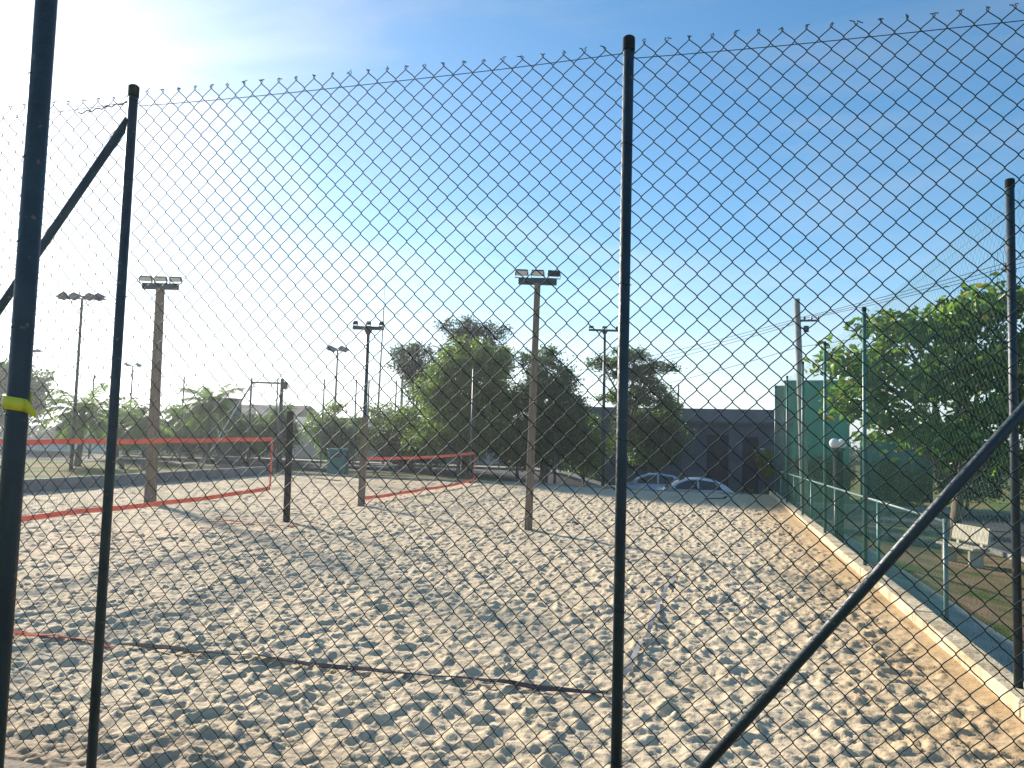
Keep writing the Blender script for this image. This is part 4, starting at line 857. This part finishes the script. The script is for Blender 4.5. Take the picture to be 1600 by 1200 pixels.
MB().box((3.95, 47.1, 4.5), (.62, .05, 1.6), bev=.01).build('sheet', M['galv'], t); MB().tube([(3.62, 47.05, 3.0), (3.62, 47.05, 5.35)], .03, 8).build('post', M['galv'], t); MB().tube([(4.28, 47.05, 3.0), (4.28, 47.05, 5.35)], .03, 8).build('post', M['galv'], t)
def house(label, x0, x1, y, dpt, h, roofh, wm, rm, wins, rz=0):
    t = thing('house', label, 'house', ((x0 + x1) / 2, y, -.1)); cx = (x0 + x1) / 2; L = x1 - x0
    ops = [(cx + a - .6, cx + a + .6, .9, 2.1) for a in wins]
    wall_with_openings('wall', wm, t, x0, x1, y, -.3, h, .2, ops)
    for a, c, e, f in ops: MB().box(((a + c) / 2, y + .16, (e + f) / 2), (c - a - .01, .04, f - e - .01)).build('window', M['opening'], t)
    b = MB(); 
    for x in (x0 + .1, x1 - .1): b.box((x, y + dpt / 2 + .1, h / 2 - .15), (.2, dpt - .2, h + .28))
    b.box((cx, y + dpt, h / 2 - .15), (L, .2, h + .3)); b.build('side_wall', wm, t)
    o = .35; V = [(x0 - o, y - o, h), (x1 + o, y - o, h), (x1 + o, y + dpt + o, h), (x0 - o, y + dpt + o, h), (x0 - o, y + dpt / 2, h + roofh), (x1 + o, y + dpt / 2, h + roofh)]
    MB().add(V, [(0, 1, 5, 4), (2, 3, 4, 5), (0, 4, 3), (1, 2, 5), (3, 2, 1, 0)]).build('roof', rm, t); return t
house('low house with grey pitched roof behind the goal-like frame', -31.5, -22.5, 50, 7, 2.0, 1.0, M['housewall'], M['bandgrey'], (-2.5, 1.0))
house('brown-roofed house behind the field bushes', -22, -14.5, 49, 6, 1.8, 1.1, M['housewall'], M['roof'], (-2, 2))
house('distant brown-roofed house past the palms', -46, -37, 62, 7, 2.7, 1.6, M['housewall'], M['roof'], (-2.5, 2))
t = thing('water_tank_block', 'dark square block beside the pale sloping prop', 'tank', (-27.35, 39.6, 0))
MB().box((-27.35, 39.6, 1.9), (.9, .8, 3.4), bev=.03).build('block', M['wallgrey'], t); MB().box((-27.35, 39.6, 3.66), (1.0, .9, .1), bev=.02).build('lid', M['wallgrey'], t)
t = thing('white_wall', 'long low white wall at the far side of the grass field', 'wall', (-44, 45, 0))
for k in range(12): MB().box((-57 + k * 2.62, 44.6 + k * .12, .42), (2.6, .18, .84), bev=.012).build('panel', M['white'], t)

# far wooded horizon
g = np.random.default_rng(77); P = []
for k in range(520):
    a = R_(-75 + 150 * g.random()) ; d = g.uniform(105, 170); c = np.array([d * math.sin(a) - 8, d * math.cos(a), -1]); hgt = g.uniform(1.8, 4.4); 
    P.append(c + np.array([0, 0, hgt * .5]) + g.normal(size=(55, 3)) * np.array([2.4, 2.0, hgt * .28]))
leaves('distant_trees', np.concatenate(P), .9, M['leaf_far'], None, g, kind='stuff')
tag(bpy.data.objects['distant_trees'], 'low dark belt of distant trees along the horizon', 'woods', kind='stuff')

# ------------------------------------------------------------------ thin morning haze
def haze():
    b = MB().box((0, 0, 6.6), (2900, 2900, 18.0)); m = bpy.data.materials.new('haze'); m.use_nodes = True; N = m.node_tree.nodes; L = m.node_tree.links
    N.remove(N['Principled BSDF']); v = N.new('ShaderNodeVolumePrincipled'); v.inputs['Color'].default_value = (0.88, 0.95, 1.0, 1); v.inputs['Density'].default_value = 0.0009; v.inputs['Anisotropy'].default_value = 0.55
    L.new(v.outputs[0], N['Material Output'].inputs['Volume'])
    o = b.build('haze', m); o['kind'] = 'stuff'; o['label'] = 'thin pale haze filling the air over the whole place'; o['category'] = 'haze'
haze()
